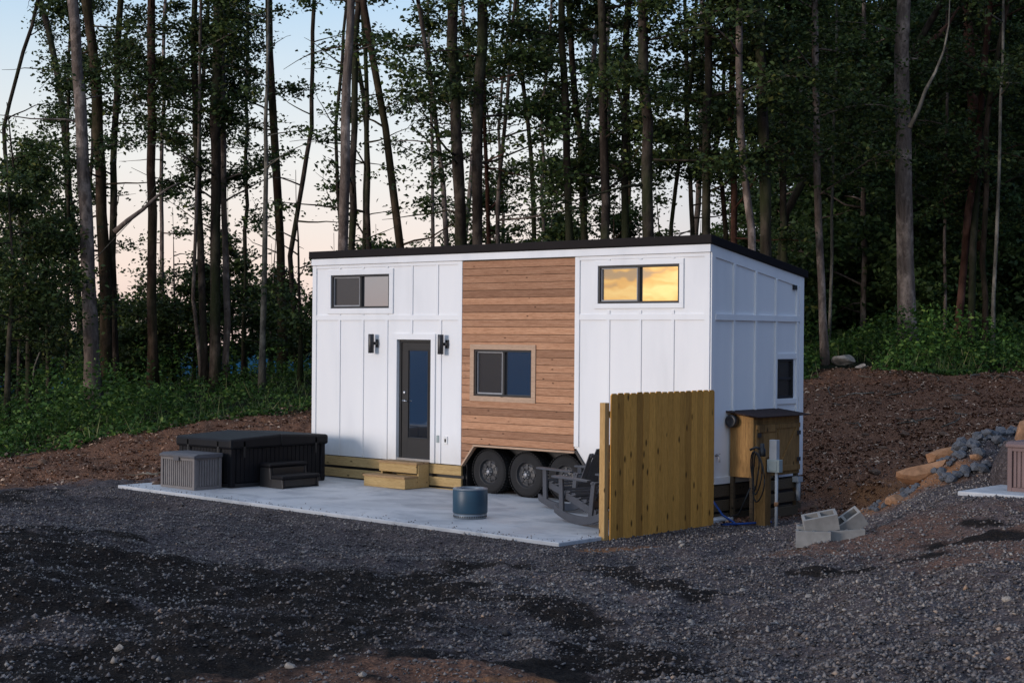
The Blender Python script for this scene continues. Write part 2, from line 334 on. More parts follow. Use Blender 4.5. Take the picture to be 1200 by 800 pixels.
# ------------------------------------------------------------------ terrain
_ctl = [ # (u, v, s): ground seen at photo pixel (u, v), s metres ahead
 (0,800,10),(0,700,13),(0,640,15.5),(0,606,18),(150,640,17),(150,700,13.5),(0,590,22),(15,578,27),(100,572,28),(300,658,17),(300,720,13.5),(300,800,10.3),
 (400,624,21),(200,598,24),(145,572,27.2),(600,800,10.3),(600,720,13.5),(600,668,17),(560,634,20.5),(655,640,20),(800,800,10.3),(800,720,13.5),(800,668,17),(770,632,20.4),(880,618,21.8),
 (940,640,19.8),(1000,624,19.3),(1060,602,18.8),(1125,578,18.5),(1200,586,17.6),(1290,590,16.8),(1200,660,12.8),(1200,800,8.5),(1000,800,9.3),(1000,710,13.2),(1000,660,16),(1100,640,15.3),
 (1000,604,21.6),(1060,575,21.3),(1110,562,21),(1150,548,22),(1200,560,21),(1260,560,20),(960,590,24.5),(1000,565,25),(1100,532,26),(1160,512,27),(1240,500,27),
 (950,530,29),(950,480,33),(950,440,37.5),(1080,500,30),(1080,440,37),(1200,440,36.5),(1200,475,32),(1300,440,37),(950,405,48),(1100,400,50),(1250,400,50),(950,394,70),(1150,388,70),(1300,385,70),
 (0,532,36),(0,550,32.5),(100,517,36),(100,548,31),(200,505,36),(200,530,33),(365,486,36),(330,500,34),(0,505,45),(100,470,46),(200,460,46),(300,452,46),(450,455,42),(700,430,42),(850,415,44),
 (0,470,70),(200,440,70),(400,430,70),(650,415,70),(-150,600,20),(-150,570,30),(-200,700,13),(-250,545,40),(1450,560,24),(1500,650,12),(1450,430,45),(0,480,62)]
CT = np.array([pix(*c) for c in _ctl])
extra = [(x, y, .10) for x, y in ((-9.2,-.5),(-9.2,2),(-6,3),(-3,3),(0,3),(2,1),(1,-1),(-8.6,-3.9),(-4,-3.9),(0,-4.0),(-4,0),(1.2,.5),(2.2,3.5))]
for a in range(0, 360, 30):          # the ground round and behind the camera
    d = (a-math.degrees(YAW)+0) % 360
    if 50 < (a % 360) < 310:
        for r_, z in ((6, 1.05), (14, .9), (30, .5), (70, -1)):
            t = YAW+R(a); extra.append((CP[0]+r_*math.sin(t), CP[1]+r_*math.cos(t), z))
extra += [(CP[0], CP[1], 1.15), (*(CP+_F*4)[:2], 1.05)]
CT = np.vstack([CT, np.array(extra)])
def _tps_k(r2): return np.where(r2 > 0, .5*r2*np.log(np.maximum(r2, 1e-12)), 0)
_n = len(CT); _A = np.zeros((_n+3, _n+3)); _d2 = ((CT[:, None, :2]-CT[None, :, :2])**2).sum(2)
_A[:_n, :_n] = _tps_k(_d2)+np.eye(_n)*.35; _A[:_n, _n] = 1; _A[:_n, _n+1:] = CT[:, :2]; _A[_n, :_n] = 1; _A[_n+1:, :_n] = CT[:, :2].T
_W = np.linalg.solve(_A, np.concatenate([CT[:, 2], [0, 0, 0]]))
def _flatrect(x, y, x0, x1, y0, y1, m):
    dx = np.maximum(np.maximum(x0-x, x-x1), 0); dy = np.maximum(np.maximum(y0-y, y-y1), 0); return 1-sstep(0, m, np.hypot(dx, dy))
P2 = pix(1122, 575, 18.5)            # front left corner of the second slab
HX0 = 0
def height(x, y, detail=True):
    x = np.asarray(x, float); y = np.asarray(y, float); sh = x.shape; xf, yf = x.ravel(), y.ravel(); h = np.empty(xf.size)
    for i in range(0, xf.size, 40000):
        a, b = xf[i:i+40000], yf[i:i+40000]
        d2 = (a[:, None]-CT[None, :, 0])**2+(b[:, None]-CT[None, :, 1])**2
        h[i:i+40000] = _tps_k(d2)@_W[:_n]+_W[_n]+_W[_n+1]*a+_W[_n+2]*b
    h = h.reshape(sh); r = np.hypot(x-CP[0], y-CP[1])
    dx, dy = (x-CP[0])/np.maximum(r, 1e-6), (y-CP[1])/np.maximum(r, 1e-6)
    right = dx*_R[0]+dy*_R[1]; fwd = dx*_F[0]+dy*_F[1]
    far = np.where(fwd > 0, np.where(right > .05, 2.6-(r-80)*.01, .6-(r-70)*.10), -1-(r-70)*.12); far = np.maximum(far, -60)
    h = h+(far-h)*sstep(62, 95, r)
    dv = -(x+HX0)*.6-y*.8; h = h-np.minimum(60, np.maximum(0, dv-15)*.22*sstep(15, 30, dv))
    h = h+.50*np.exp(-(((x-P2[0]+.75)/.75)**2+((y-P2[1]-3.3)/1.7)**2)**1.5)
    if detail:
        near = 1-sstep(40, 70, r)
        flat = np.maximum(_flatrect(x, y, -9.4, 1.0, -3.9, 2.8, .6), _flatrect(x, y, P2[0]-.1, P2[0]+4, P2[1]-.2, P2[1]+4, .4))
        h = h+near*(1-flat)*(fbm(x, y, .55, 3)*.15+fbm(x, y, 2.3, 4)*.085+fbm(x+50, y, 9, 3)*.028)+(1-near)*fbm(x, y, .02, 3)*np.minimum(3, r*.01)
        pz = .12-.01*x-.045
        h = np.where(flat*(x < 2) > .0, h+(np.minimum(pz, h+9)-h)*flat*(x < 1.6), h)
        f2 = _flatrect(x, y, P2[0], P2[0]+4, P2[1], P2[1]+4, .35); h = h+((P2[2]-.05)-h)*f2
    return h
def gz(x, y): return float(height(np.array([x]), np.array([y]))[0])
def ground_at(u, v, s0=6, s1=90):
    s = np.linspace(s0, s1, 900); P = CP+s[:, None]*(_F+_R*(u-600)/FPX-_U*(v-400)/FPX)
    h = height(P[:, 0], P[:, 1]); k = np.argmax(P[:, 2] < h); return P[k] if P[k, 2] < h[k] else P[-1]
def project(P):
    d = P-CP; s = d@_F; return 600+FPX*(d@_R)/s, 400-FPX*(d@_U)/s, s
# grid
ang = np.concatenate([np.linspace(-180, -30, 60)[:-1], np.linspace(-30, -21, 40)[:-1], np.linspace(-21, 21, 560)[:-1], np.linspace(21, 30, 40)[:-1], np.linspace(30, 180, 61)[:-1]])
rad = np.concatenate([np.linspace(.6, 7, 40)[:-1], np.arange(7, 24, .055), np.geomspace(24, 60, 220)[:-1], np.geomspace(60, 9000, 110)])
A_, R_ = np.meshgrid(np.radians(ang), rad); X = CP[0]+R_*np.sin(YAW+A_); Y = CP[1]+R_*np.cos(YAW+A_)
Z = height(X, Y); nr, na = X.shape
V = np.stack([X, Y, Z], -1).reshape(-1, 3); V = np.vstack([V, [[CP[0], CP[1], gz(CP[0], CP[1])]]])
ii, jj = np.meshgrid(np.arange(nr-1), np.arange(na), indexing='ij'); j2 = (jj+1) % na
F = np.stack([ii*na+jj, ii*na+j2, (ii+1)*na+j2, (ii+1)*na+jj], -1).reshape(-1, 4)[:, ::-1]
me = fast_mesh('ground', V, F, M['ground'], smooth=True)
def polyd(px_pts, x, y):
    """distance (m) from points to a polyline given by photo pixels on the ground"""
    g = np.array([ground_at(u, v)[:2] for u, v in px_pts]); best = np.full(x.shape, 1e9)
    for a, b in zip(g[:-1], g[1:]):
        d = b-a; t = np.clip(((x-a[0])*d[0]+(y-a[1])*d[1])/(d@d), 0, 1); best = np.minimum(best, np.hypot(x-a[0]-t*d[0], y-a[1]-t*d[1]))
    return best
def masks(x, y):
    wob = fbm(x, y, .9, 4); fn = fbm(x+9, y, 5, 3)
    soil = np.zeros(x.shape)
    for pts, wd in (([(-60,610),(90,640),(200,668),(330,686),(430,690)], 1.25), ([(-60,700),(120,720),(260,735),(380,722)], 1.3), ([(-60,790),(100,785),(230,762)], .95), ([(-60,660),(80,690),(250,705)], 1.0), ([(430,690),(560,664),(680,668)], .28),
                    ([(450,705),(600,700),(680,735),(760,790)], .38), ([(700,668),(820,700)], .25), ([(940,670),(1010,668),(1080,652)], .22), ([(1100,640),(1230,628)], .22), ([(1130,612),(1220,606)], .16), ([(500,770),(640,785),(780,812)], .25), ([(0,588),(30,576)], .6)):
        soil = np.maximum(soil, 1-sstep(.55, 1.25, polyd(pts, x, y)/wd+wob*1.1+fn*.75))
    px_, py_, s = project(np.stack([x, y, np.zeros(x.shape)], -1).reshape(-1, 3)); s = s.reshape(x.shape); px_ = px_.reshape(x.shape)
    # brown cleared slope behind gravel
    b1 = sstep(27.5, 29.5, s+wob*2.0)*(1-sstep(560, 640, px_)); b2 = sstep(22.8, 24.2, s+wob*1.5+.0*px_)*sstep(600, 700, px_)
    inslab = _flatrect(x, y, -9.3, .4, -3.8, 2.8, .5); brown = np.maximum(b1, b2)*(1-inslab)
    brown = np.maximum(brown, (1-sstep(.5, 1.3, polyd([(850,610),(935,600),(975,596)], x, y)/.5+wob*.5))*.8)
    brown = np.maximum(brown, (1-sstep(.3, 1.4, polyd([(330,806),(480,798),(640,806)], x, y)/.6+wob*1.2))*.8); brown = np.maximum(brown, (1-sstep(.2, 1.5, polyd([(1010,640),(1120,625),(1240,640)], x, y)/1.1+wob*1.4))*.5)
    orange = np.zeros(x.shape)
    for pts, wd in (([(1010,600),(1060,580),(1090,566)], .6), ([(700,645),(760,642)], .28), ([(560,797),(640,800)], .1), ([(1025,582),(1075,562)], .5)):
        orange = np.maximum(orange, (1-sstep(.4, 1.2, polyd(pts, x, y)/wd+wob+fn*.4))*.85)
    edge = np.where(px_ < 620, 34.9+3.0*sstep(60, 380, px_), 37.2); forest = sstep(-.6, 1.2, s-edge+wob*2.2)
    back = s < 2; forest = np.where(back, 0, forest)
    return soil, brown*(s > 2), orange, forest, s
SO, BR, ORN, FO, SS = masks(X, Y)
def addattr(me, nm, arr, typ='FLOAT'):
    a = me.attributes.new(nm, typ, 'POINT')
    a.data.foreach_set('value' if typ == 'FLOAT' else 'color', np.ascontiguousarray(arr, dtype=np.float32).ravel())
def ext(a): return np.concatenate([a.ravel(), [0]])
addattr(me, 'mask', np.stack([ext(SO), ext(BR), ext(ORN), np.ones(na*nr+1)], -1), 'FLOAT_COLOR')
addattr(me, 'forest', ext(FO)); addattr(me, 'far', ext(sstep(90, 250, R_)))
tag(link('ground', me), kind='structure')
# far hills all round, blue haze put into their base colour (seen through the trunks and mirrored in the panes)
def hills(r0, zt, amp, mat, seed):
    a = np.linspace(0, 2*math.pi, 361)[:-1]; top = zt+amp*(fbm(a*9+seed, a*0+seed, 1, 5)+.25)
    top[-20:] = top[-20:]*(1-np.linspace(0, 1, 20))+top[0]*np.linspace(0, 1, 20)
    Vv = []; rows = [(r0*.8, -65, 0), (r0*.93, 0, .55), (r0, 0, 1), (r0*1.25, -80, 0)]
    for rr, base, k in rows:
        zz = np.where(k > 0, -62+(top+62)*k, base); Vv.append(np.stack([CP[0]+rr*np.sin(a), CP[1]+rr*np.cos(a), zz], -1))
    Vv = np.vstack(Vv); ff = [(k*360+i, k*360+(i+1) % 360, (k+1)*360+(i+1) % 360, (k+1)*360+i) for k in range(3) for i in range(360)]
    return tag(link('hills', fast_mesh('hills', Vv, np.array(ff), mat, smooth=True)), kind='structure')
hills(1500, -16, 26, plain('hill_haze_near', (.008,.065,.125), .95, .05), 3)
hills(4200, -36, 60, plain('hill_haze_far', (.07,.13,.19), .95, .05), 41)

# slabs
def slab(name, x0, x1, y0, y1, zf, th, label):
    m = MB(); c = [(x0,y0),(x1,y0),(x1,y1),(x0,y1)]
    m.add([(x,y,zf(x)-th) for x,y in c]+[(x,y,zf(x)) for x,y in c], [(0,3,2,1),(4,5,6,7),(0,1,5,4),(1,2,6,5),(2,3,7,6),(3,0,4,7)])
    return tag(m.build(name, M['concrete'], bevel=.012), label, 'patio')
PZ = lambda x: .125-.01*x
slab('concrete_patio', -9.28, .2, -3.68, .35, PZ, .2, 'large pale concrete patio slab under the hot tub and fire pit')
slab('concrete_patio', P2[0], P2[0]+4.5, P2[1], P2[1]+4.5, lambda x: P2[2], .2, 'small corner of a second concrete slab on the gravel mound at right edge')

# ------------------------------------------------------------------ tiny house
HL, HW = 8.587, 2.59
def roofz(y): return 4.10-.40*(y/HW)
house = empty('tiny_house', (0, 0, 0), 0, 'white board and batten tiny house on wheels with cedar panel and dark roof', 'tiny house')
def holed(m, x0, x1, z0, z1, holes, y0, y1):
    """wall slab in the xz plane with rectangular holes (x0,x1,z0,z1)"""
    xs = sorted({x0, x1, *[h[0] for h in holes], *[h[1] for h in holes]})
    for a, b in zip(xs[:-1], xs[1:]):
        cur = z0
        for h in sorted([h for h in holes if h[0] <= a+1e-6 and h[1] >= b-1e-6], key=lambda h: h[2]):
            if h[2] > cur+1e-6: m.box(a, y0, cur, b, y1, h[2])
            cur = h[3]
        if cur < z1-1e-6: m.box(a, y0, cur, b, y1, z1)
DOOR = (-6.42, -5.61, .6, 2.67); WL = (-8.10, -6.62, 3.21, 3.80); WM = (-4.62, -3.38, 1.76, 2.52); WR = (-2.06, -.54, 3.25, 3.83); WS = (1.84, 2.30, 1.81, 2.42)
T = .1
m = MB(); holed(m, -HL, -4.9, .6, 3.98, [DOOR, WL], 0, T); m.build('wall', M['white'], house)
m = MB(); holed(m, -2.19, 0, .6, 3.98, [(WR[0], WR[1], WR[2], WR[3])], 0, T)
m.box(-2.51, 0, 1.0, -2.19, T, 3.98); m.prism([(-2.19, .6), (-2.19, 1.0), (-2.47, 1.0)], 1, 0, T); m.build('wall', M['white'], house)
# side wall (x = 0 plane), trapezoid strips
m = MB()
ys = [T, WS[0], WS[1], HW]
for a, b in zip(ys[:-1], ys[1:]):
    if a == WS[0]:
        m.box(-T, a, .6, 0, b, WS[2]); m.prism([(a, WS[3]), (b, WS[3]), (b, roofz(b)), (a, roofz(a))], 0, -T, 0)
    else: m.prism([(a, .6), (b, .6), (b, roofz(b)), (a, roofz(a))], 0, -T, 0)
m.build('wall', M['white'], house)
m = MB(); m.prism([(T, .6), (HW, .6), (HW, roofz(HW)), (T, roofz(T))], 0, -HL, -HL+T); m.build('wall', M['white'], house)
m = MB(); m.box(-HL+T, HW-T, .6, -T, HW-.001, roofz(HW)-.01); m.build('wall', M['white'], house)
# backing behind the cedar, and the header band
m = MB(); holed(m, -4.9, -2.51, 1.0, 3.98, [WM], .02, T); m.box(-HL, .003, 3.98, 0, T, 4.10); m.build('sheathing', M['darkwood'], house)
# battens and trim boards
b = MB(); P = -.018; W_ = .026
def bat(x, z0, z1): b.box(x-W_, P, z0, x+W_, 0, z1)
for x0, x1 in ((-HL, -HL+.10), (-5.0, -4.903), (-2.51, -2.42), (-.10, 0)): b.box(x0, P-.004, .6 if x0 != -2.51 else 1.03, x1, 0, 3.98)
for x in (-7.88, -7.28, -6.68): bat(x, .6, 3.0); bat(x, 3.09, WL[2]-.105); bat(x, WL[3]+.105, 3.925)
bat(-6.08, 3.09, 3.925); bat(-6.08, DOOR[3]+.105, 3.0); bat(-5.40, .6, 3.0); bat(-5.48, 3.09, 3.925)
for x in (-.658, -1.257, -1.856): bat(x, .6, 3.0); bat(x, 3.09, WR[2]-.105); bat(x, WR[3]+.08, 3.925)
for x0, x1 in ((-HL+.1, -5.0), (-2.42, -.1)): b.box(x0, P, 3.0, x1, 0, 3.09); b.box(x0, P, 3.925, x1, 0, 3.98)
def casing(m, h, wd, y0, y1, bottom=True):
    m.box(h[0]-wd, y0, h[3], h[1]+wd, y1, h[3]+wd)
    if bottom: m.box(h[0]-wd, y0, h[2]-wd, h[1]+wd, y1, h[2])
    m.box(h[0]-wd, y0, h[2], h[0], y1, h[3]); m.box(h[1], y0, h[2], h[1]+wd, y1, h[3])
casing(b, WL, .095, -.026, -.0005); casing(b, WR, .075, -.026, -.0005)
b.box(DOOR[0]-.10, -.026, .6, DOOR[0], 0, DOOR[3]); b.box(DOOR[1], -.026, .6, DOOR[1]+.10, 0, DOOR[3]); b.box(DOOR[0]-.10, -.026, DOOR[3], DOOR[1]+.10, 0, DOOR[3]+.10)
b.build('trim', M['white'], house, .003)
b = MB()
for y0, y1 in ((.0005, .10), (HW-.12, HW)):
    b.prism([(y0, .6), (y1, .6), (y1, roofz(y1)-.002), (y0, roofz(y0)-.002)], 0, 0, .022)
for y in (.602, 1.2, 1.78, 2.40):
    tp = roofz(y)-.17; b.box(0, y-W_, .70, .030, y+W_, 3.0 if y < 2 else 3.0); b.box(0, y-W_, 3.09, .030, y+W_, tp)
b.box(0, .10, 3.0, .034, HW-.12, 3.09); b.box(0, .10, .6, .034, HW-.12, .70)
b.prism([(.10, roofz(.10)-.17), (HW-.12, roofz(HW-.12)-.17), (HW-.12, roofz(HW-.12)-.002), (.10, roofz(.1)-.002)], 0, 0, .02)
for z0, z1 in ((WS[2]-.085, WS[2]), (WS[3], WS[3]+.085)): b.box(0, WS[0]-.03, z0, .024, WS[1]+.07, z1)
b.build('trim', M['white'], house, .003)
m = MB(); m.box(-HL-.01, -.045, 3.985, .022, .001, 4.098); m.build('fascia', M['white'], house, .004)
m = MB()
def rf(y, t): return roofz(y)+t
m.prism([(-.075, rf(-.075, .003)), (HW+.075, rf(HW+.075, .003)), (HW+.075, rf(HW+.075, .115)), (-.075, rf(-.075, .125))], 0, -HL-.05, .055)
m.build('roof', M['roof'], house, .006)
# cedar boards
m = MB(); z = .97
while z < 3.95:
    z1 = min(z+.112, 3.975)
    hol = [WM] if (z1 > WM[2] and z < WM[3]) else []
    x0 = -4.9
    if hol:
        zz0, zz1 = z, z1
        m.box(x0, -.014, z, WM[0], .02, z1); m.box(WM[1], -.014, z, -2.512, .02, z1)
        if z1 > WM[3]: m.box(WM[0], -.014, WM[3], WM[1], .02, z1)
        if z < WM[2]: m.box(WM[0], -.014, z, WM[1], .02, WM[2])
    else: m.box(x0, -.014, z, -2.512, .02, z1)
    z += .12
z = .61
while z < .96:      # short boards left of the wheel arch
    z1 = z+.11; xa = -4.86+(z-.60)*.9; m.prism([(-4.9, z), (xa, z), (xa+.10, z1), (-4.9, z1)], 1, -.014, .02); z += .12
m.build('siding', M['cedar'], house, .004)
m = MB(); casing(m, WM, .085, -.034, -.0145); m.build('window_trim', M['trimwood'], house, .003)
m = MB(); m.bar((-4.86, -.026, .60), (-4.57, -.026, .955), .03, .075, (0, 1, 0)); m.bar((-4.60, -.0265, .945), (-2.47, -.0265, .945), .03, .085, (0, 1, 0))
# (bar width runs in the wall plane)
m.build('arch_trim', M['trimwood'], house, .003)
m = MB(); m.bar((-2.47, -.012, .965), (-2.17, -.012, .60), .03, .05, (0, 1, 0)); m.build('arch_trim', M['black'], house)
# wheel well and chassis
m = MB(); m.box(-4.88, .42, .30, -2.2, .45, 1.0); m.box(-4.88, .02, .985, -2.2, .45, 1.0); m.box(-4.9, .1, .2, -4.87, .44, 1.0); m.box(-2.2, .1, .2, -2.17, .44, 1.0); m.build('wheel_well', M['black'], house)
m = MB()
for y in (.5, HW-.6): m.box(-HL+.1, y, .40, -.05, y+.08, .598)
for i in range(12): m.box(-8.4+i*.75, .1, .46, -8.34+i*.75, HW-.1, .597)
m.box(-HL+.02, .02, .585, -.02, HW-.02, .602) if 0 else None
m.box(-8.3, .08, .585, -4.92, HW-.05, .598); m.box(-2.15, .08, .585, -.1, HW-.05, .598); m.box(-4.92, .46, .585, -2.15, HW-.05, .5975)
m.build('chassis', M['black'], house)
# windows
def window(name, h, lmat, rmat, axis='y', depth=.03, split=.5, parent=house):
    """a two-light sliding window in hole h"""
    def bx(mm, a0, d0, z0, a1, d1, z1):
        if axis == 'y': mm.box(a0, d0, z0, a1, d1, z1)
        else: mm.box(-d1, a0, z0, -d0, a1, z1)
    f = MB(); w_ = .035; x0, x1, z0, z1 = h; y0, y1 = depth-.04, depth+.05
    bx(f, x0, y0, z0, x0+w_, y1, z1); bx(f, x1-w_, y0, z0, x1, y1, z1); bx(f, x0+w_, y0, z0, x1-w_, y1, z0+w_); bx(f, x0+w_, y0, z1-w_, x1-w_, y1, z1)
    win = f.build('window', M['frame'], parent, .003)
    xm = x0+(x1-x0)*split
    s = MB(); s_ = .028
    bx(s, xm-s_, depth-.018, z0+w_, xm+s_*.4, depth+.04, z1-w_)
    s.build('sash', M['frame'], win)
    t = MB(); bx(t, x0+w_, depth-.012, z0+w_, xm-s_, depth+.02, z0+w_+.022); bx(t, x0+w_, depth-.012, z1-w_-.018, xm-s_, depth+.02, z1-w_)
    bx(t, xm-s_-.018, depth-.012, z0+w_+.022, xm-s_, depth+.02, z1-w_-.018); bx(t, x0+w_, depth-.012, z0+w_+.022, x0+w_+.014, depth+.02, z1-w_-.018); t.build('sash_track', M['frame_light'], win)
    g = MB(); bx(g, x0+w_, depth+.012, z0+w_, xm-s_, depth+.018, z1-w_); g.build('pane', lmat, win)
    g = MB(); bx(g, xm+s_*.4, depth+.022, z0+w_, x1-w_, depth+.028, z1-w_); g.build('pane', rmat, win)
    return win
window('w', WL, M['screen'], M['glass']); window('w', WM, M['screen'], M['glass']); window('w', WR, M['screen_warm'], M['glass'])
# side window: single hung, one light above another
x0, x1, z0, z1 = WS
f = MB(); w_ = .035
for q in ((x0, z0, x0+w_, z1), (x1-w_, z0, x1, z1), (x0+w_, z0, x1-w_, z0+w_), (x0+w_, z1-w_, x1-w_, z1)): f.box(-.06, q[0], q[1], .012, q[2], q[3])
f.box(-.04, x0+w_, (z0+z1)/2-.02, .0, x1-w_, (z0+z1)/2+.02)
wi = f.build('window', M['frame'], house, .003)
g = MB(); g.box(-.03, x0+w_, z0+w_, -.024, x1-w_, (z0+z1)/2-.02); g.build('pane', M['screen'], wi)
g = MB(); g.box(-.03, x0+w_, (z0+z1)/2+.02, -.024, x1-w_, z1-w_); g.build('pane', M['screen'], wi)
# door
x0, x1, z0, z1 = DOOR
j = MB(); yd = .062
j.box(x0, yd-.02, z0+.02, x0+.045, yd+.05, z1); j.box(x1-.045, yd-.02, z0+.02, x1, yd+.05, z1); j.box(x0+.045, yd-.02, z1-.045, x1-.045, yd+.05, z1)
door = j.build('door', M['frame'], house, .003)
d = MB(); a0, a1 = x0+.048, x1-.048
gx0, gx1, gz0, gz1 = -6.235, -5.735, .98, 2.50
d.box(a0, yd, z0+.05, gx0, yd+.04, z1-.05); d.box(gx1, yd, z0+.05, a1, yd+.04, z1-.05); d.box(gx0, yd, z0+.05, gx1, yd+.04, gz0); d.box(gx0, yd, gz1, gx1, yd+.04, z1-.05)
d.build('door_leaf', M['frame'], door, .003)
g = MB(); g.box(gx0+.02, yd+.012, gz0+.02, gx1-.02, yd+.018, gz1-.02); g.build('pane', M['glass'], door)
g = MB()
for q in ((gx0, gz0, gx0+.02, gz1), (gx1-.02, gz0, gx1, gz1), (gx0+.02, gz0, gx1-.02, gz0+.02), (gx0+.02, gz1-.02, gx1-.02, gz1)): g.box(q[0], yd-.008, q[1], q[2], yd+.01, q[3])
g.build('glazing_bead', M['frame'], door, .003)
g = MB(); g.box(x0, -.012, .605, x1, .1, .648); g.build('threshold', M['steel'], door)
h = MB(); h.lathe([(0, 0), (.03, 0), (.03, -.012), (.02, -.02), (0, -.022)], (-6.31, yd, 1.76), 1, 16); h.build('deadbolt', M['steel'], door)
h = MB(); h.lathe([(0, 0), (.028, 0), (.028, -.012), (.012, -.02), (.012, -.05), (0, -.05)], (-6.31, yd, 1.62), 1, 16)
h.tube([(-6.31, yd-.045, 1.62), (-6.27, yd-.05, 1.622), (-6.21, yd-.048, 1.615)], .009, 8); h.build('handle', M['steel'], door)
# sconces beside the door: cylinder and wall bracket
for lx in (-6.965, -5.30):
    l_ = MB(); l_.box(lx+.03, -.028, 2.53, lx+.09, -.018 if lx < -6 else 0, 2.67); l_.box(lx+.02, -.07, 2.575, lx+.085, -.028, 2.625)
    sc0 = l_.build('wall_lamp', M['black'], house, .003)
    l2 = MB(); l2.lathe([(.0, .0), (.047, 0), (.05, .005), (.05, .325), (.047, .33), (0, .33)], (lx, -.11, 2.43), 2, 24); l2.build('lamp_shade', M['black'], sc0)
# outlet, switch and vent
o = MB(); o.box(-5.30, -.02, .93, -5.22, -.0, 1.06); o.build('outlet_cover', M['dirtcream'], house, .004)
o = MB(); o.box(-5.46, -.03, .95, -5.40, -.018, 1.07); ou = o.build('outlet_cover', M['grey_box'], house, .004)
o = MB(); o.box(-5.275, -.028, .965, -5.245, -.02, 1.02); o.build('socket', M['black'], house)
o = MB(); o.box(.0, 2.27, 3.50, .04, 2.35, 3.57); o.build('vent', M['black'], house)
# wheels
def wheel(x, y=.06, r=.365, z=PZ(-3.6)+.362):
    t = MB(); wd = .23
    pr = [(.20, 0), (.235, -.004), (.30, -.012), (.335, -.004), (.355, .02), (.365, .06), (.365, wd-.06), (.355, wd-.02), (.335, wd), (.22, wd), (.20, wd)]
    t.lathe([(r_, h) for r_, h in pr], (0, 0, 0), 1, 48)
    for i in range(44):                      # tread blocks over the shoulder
        a = 2*math.pi*i/44; ca, sa = math.cos(a), math.sin(a)
        for s0, s1, off in ((-.002, .055, 0), (.075, .155, .5), (.175, .232, 0)):
            aa = a+off*2*math.pi/44; c_, s_ = math.cos(aa), math.sin(aa)
            t.bar((c_*.366, s0, s_*.366), (c_*.366, s1, s_*.366), .034, .014, (c_, 0, s_))
    ty = t.build('wheel', M['rubber'], house, loc=(x, y, z))
    rm = MB(); rm.lathe([(.215, -.002), (.205, .0), (.198, .02), (.185, .05), (.17, .055), (.155, .03), (.115, .022), (.09, .035), (.07, .035), (.065, .01), (0, .01)], (0, 0, 0), 1, 40)
    for i in range(8):
        a = 2*math.pi*i/8; rm.bar((math.cos(a)*.09, .02, math.sin(a)*.09), (math.cos(a)*.165, .03, math.sin(a)*.165), .045, .02, (0, 1, 0))
    rm.build('rim', M['rim'], ty)
    hb = MB(); hb.lathe([(.036, .012), (.036, -.02), (.030, -.03), (0, -.032)], (0, 0, 0), 1, 20)
    for i in range(6):
        a = 2*math.pi*i/6; hb.lathe([(.010, .012), (.010, -.008), (0, -.01)], (math.cos(a)*.055, 0, math.sin(a)*.055), 1, 8)
    hb.build('hub', M['hub'], ty); return ty
for x in (-4.35, -3.545, -2.74): wheel(x)
# skirting below the walls
def skirt(x0, x1, mat, zs=((.425, .585), (.225, .375), (.14, .19))):
    for a, c in zs:
        m = MB(); m.box(x0, -.012, a, x1, .026, c); m.build('skirting_board', mat, house, .004)
skirt(-HL+.01, -4.905, M['pine'])
skirt(-2.16, -.01, M['pine'])
for a, c in ((.41, .58), (.20, .36), (.05, .16)):
    m = MB(); m.box(-.03, .03, a, .01, HW-.02, c); m.build('skirting_board', M['darkwood'], house, .004)  # treated boards below the end wall, their shadow put into the darker wood colour
for q in ((-HL+.06, .06, .0, -4.91, .09, .584), (-2.15, .06, .0, -.09, .09, .584), (-.09, .06, 0, -.05, HW, .584)): m = MB(); m.box(*q); m.build('underfloor_shade_sheet', M['black'], house)  # added black sheets standing in for the shade behind the skirting gaps

# ------------------------------------------------------------------ steps in front of the door
def px0(x): return PZ(x)
st = empty('entry_steps', (-6.1, -.3, px0(-6)), 0, 'two-tread raw pine box steps in front of the glass door', 'steps')
def sub(name, mat, parent, m, bevel=.004):
    """build world-space geometry as a child of parent"""
    o = m.build(name, mat, None, bevel); c = Vector((0, 0, 0)); q = parent
    while q: c += q.location; q = q.parent
    o.data.transform(Matrix.Translation(-c)); o.parent = parent; return o
m = MB(); m.box(-6.55, -.33, .575, -5.62, -.03, .612); sub('tread', M['stepwood'], st, m)
m = MB(); m.box(-6.62, -.62, .355, -5.62, -.31, .39); sub('tread', M['stepwood'], st, m)
m = MB(); m.box(-6.53, -.315, .43, -5.64, -.28, .574); sub('riser', M['pine'], st, m)
m = MB(); m.box(-6.60, -.605, .19, -5.62, -.57, .354); sub('riser', M['pine'], st, m)
for x in (-6.52, -5.66):
    m = MB(); m.prism([(-.57, .19), (-.03, .19), (-.03, .574), (-.28, .574), (-.28, .354), (-.57, .354)], 0, x, x+.038); sub('stringer', M['pine'], st, m)

# ------------------------------------------------------------------ hot tub, its step, storage box
tub = empty('hot_tub', (-8.3, -1.6, px0(-8)), 0, 'closed black hot tub under a black vinyl cover at left of the patio', 'hot tub')
zt = PZ(-8)
m = MB(); X0, X1, Y0, Y1 = -9.03, -7.63, -2.63, -.55
m.box(X0+.03, Y0+.03, zt, X1-.03, Y1-.03, .90)
n_ = 15
for i in range(n_): a = X0+.10+i*(X1-X0-.2)/n_; m.box(a, Y0+.012, zt+.08, a+.075, Y0+.03, .88)
n_ = 20
for i in range(n_): a = Y0+.12+i*(Y1-Y0-.24)/n_; m.box(X1-.03, a, zt+.08, X1-.014, a+.085, .88)
sub('cabinet', M['spa'], tub, m, .006)
for x in (X0, X1-.1):
    for y in (Y0, Y1-.1): m = MB(); m.box(x, y, zt+.01, x+.1, y+.1, .895); sub('corner_panel', M['spa'], tub, m, .02)
m = MB(); m.box(X0+.01, Y0+.01, zt+.001, X1-.01, Y1-.01, zt+.06); sub('base', M['black'], tub, m, .005)
m = MB(); xm = (X0+X1)/2; ym = (Y0+Y1)/2
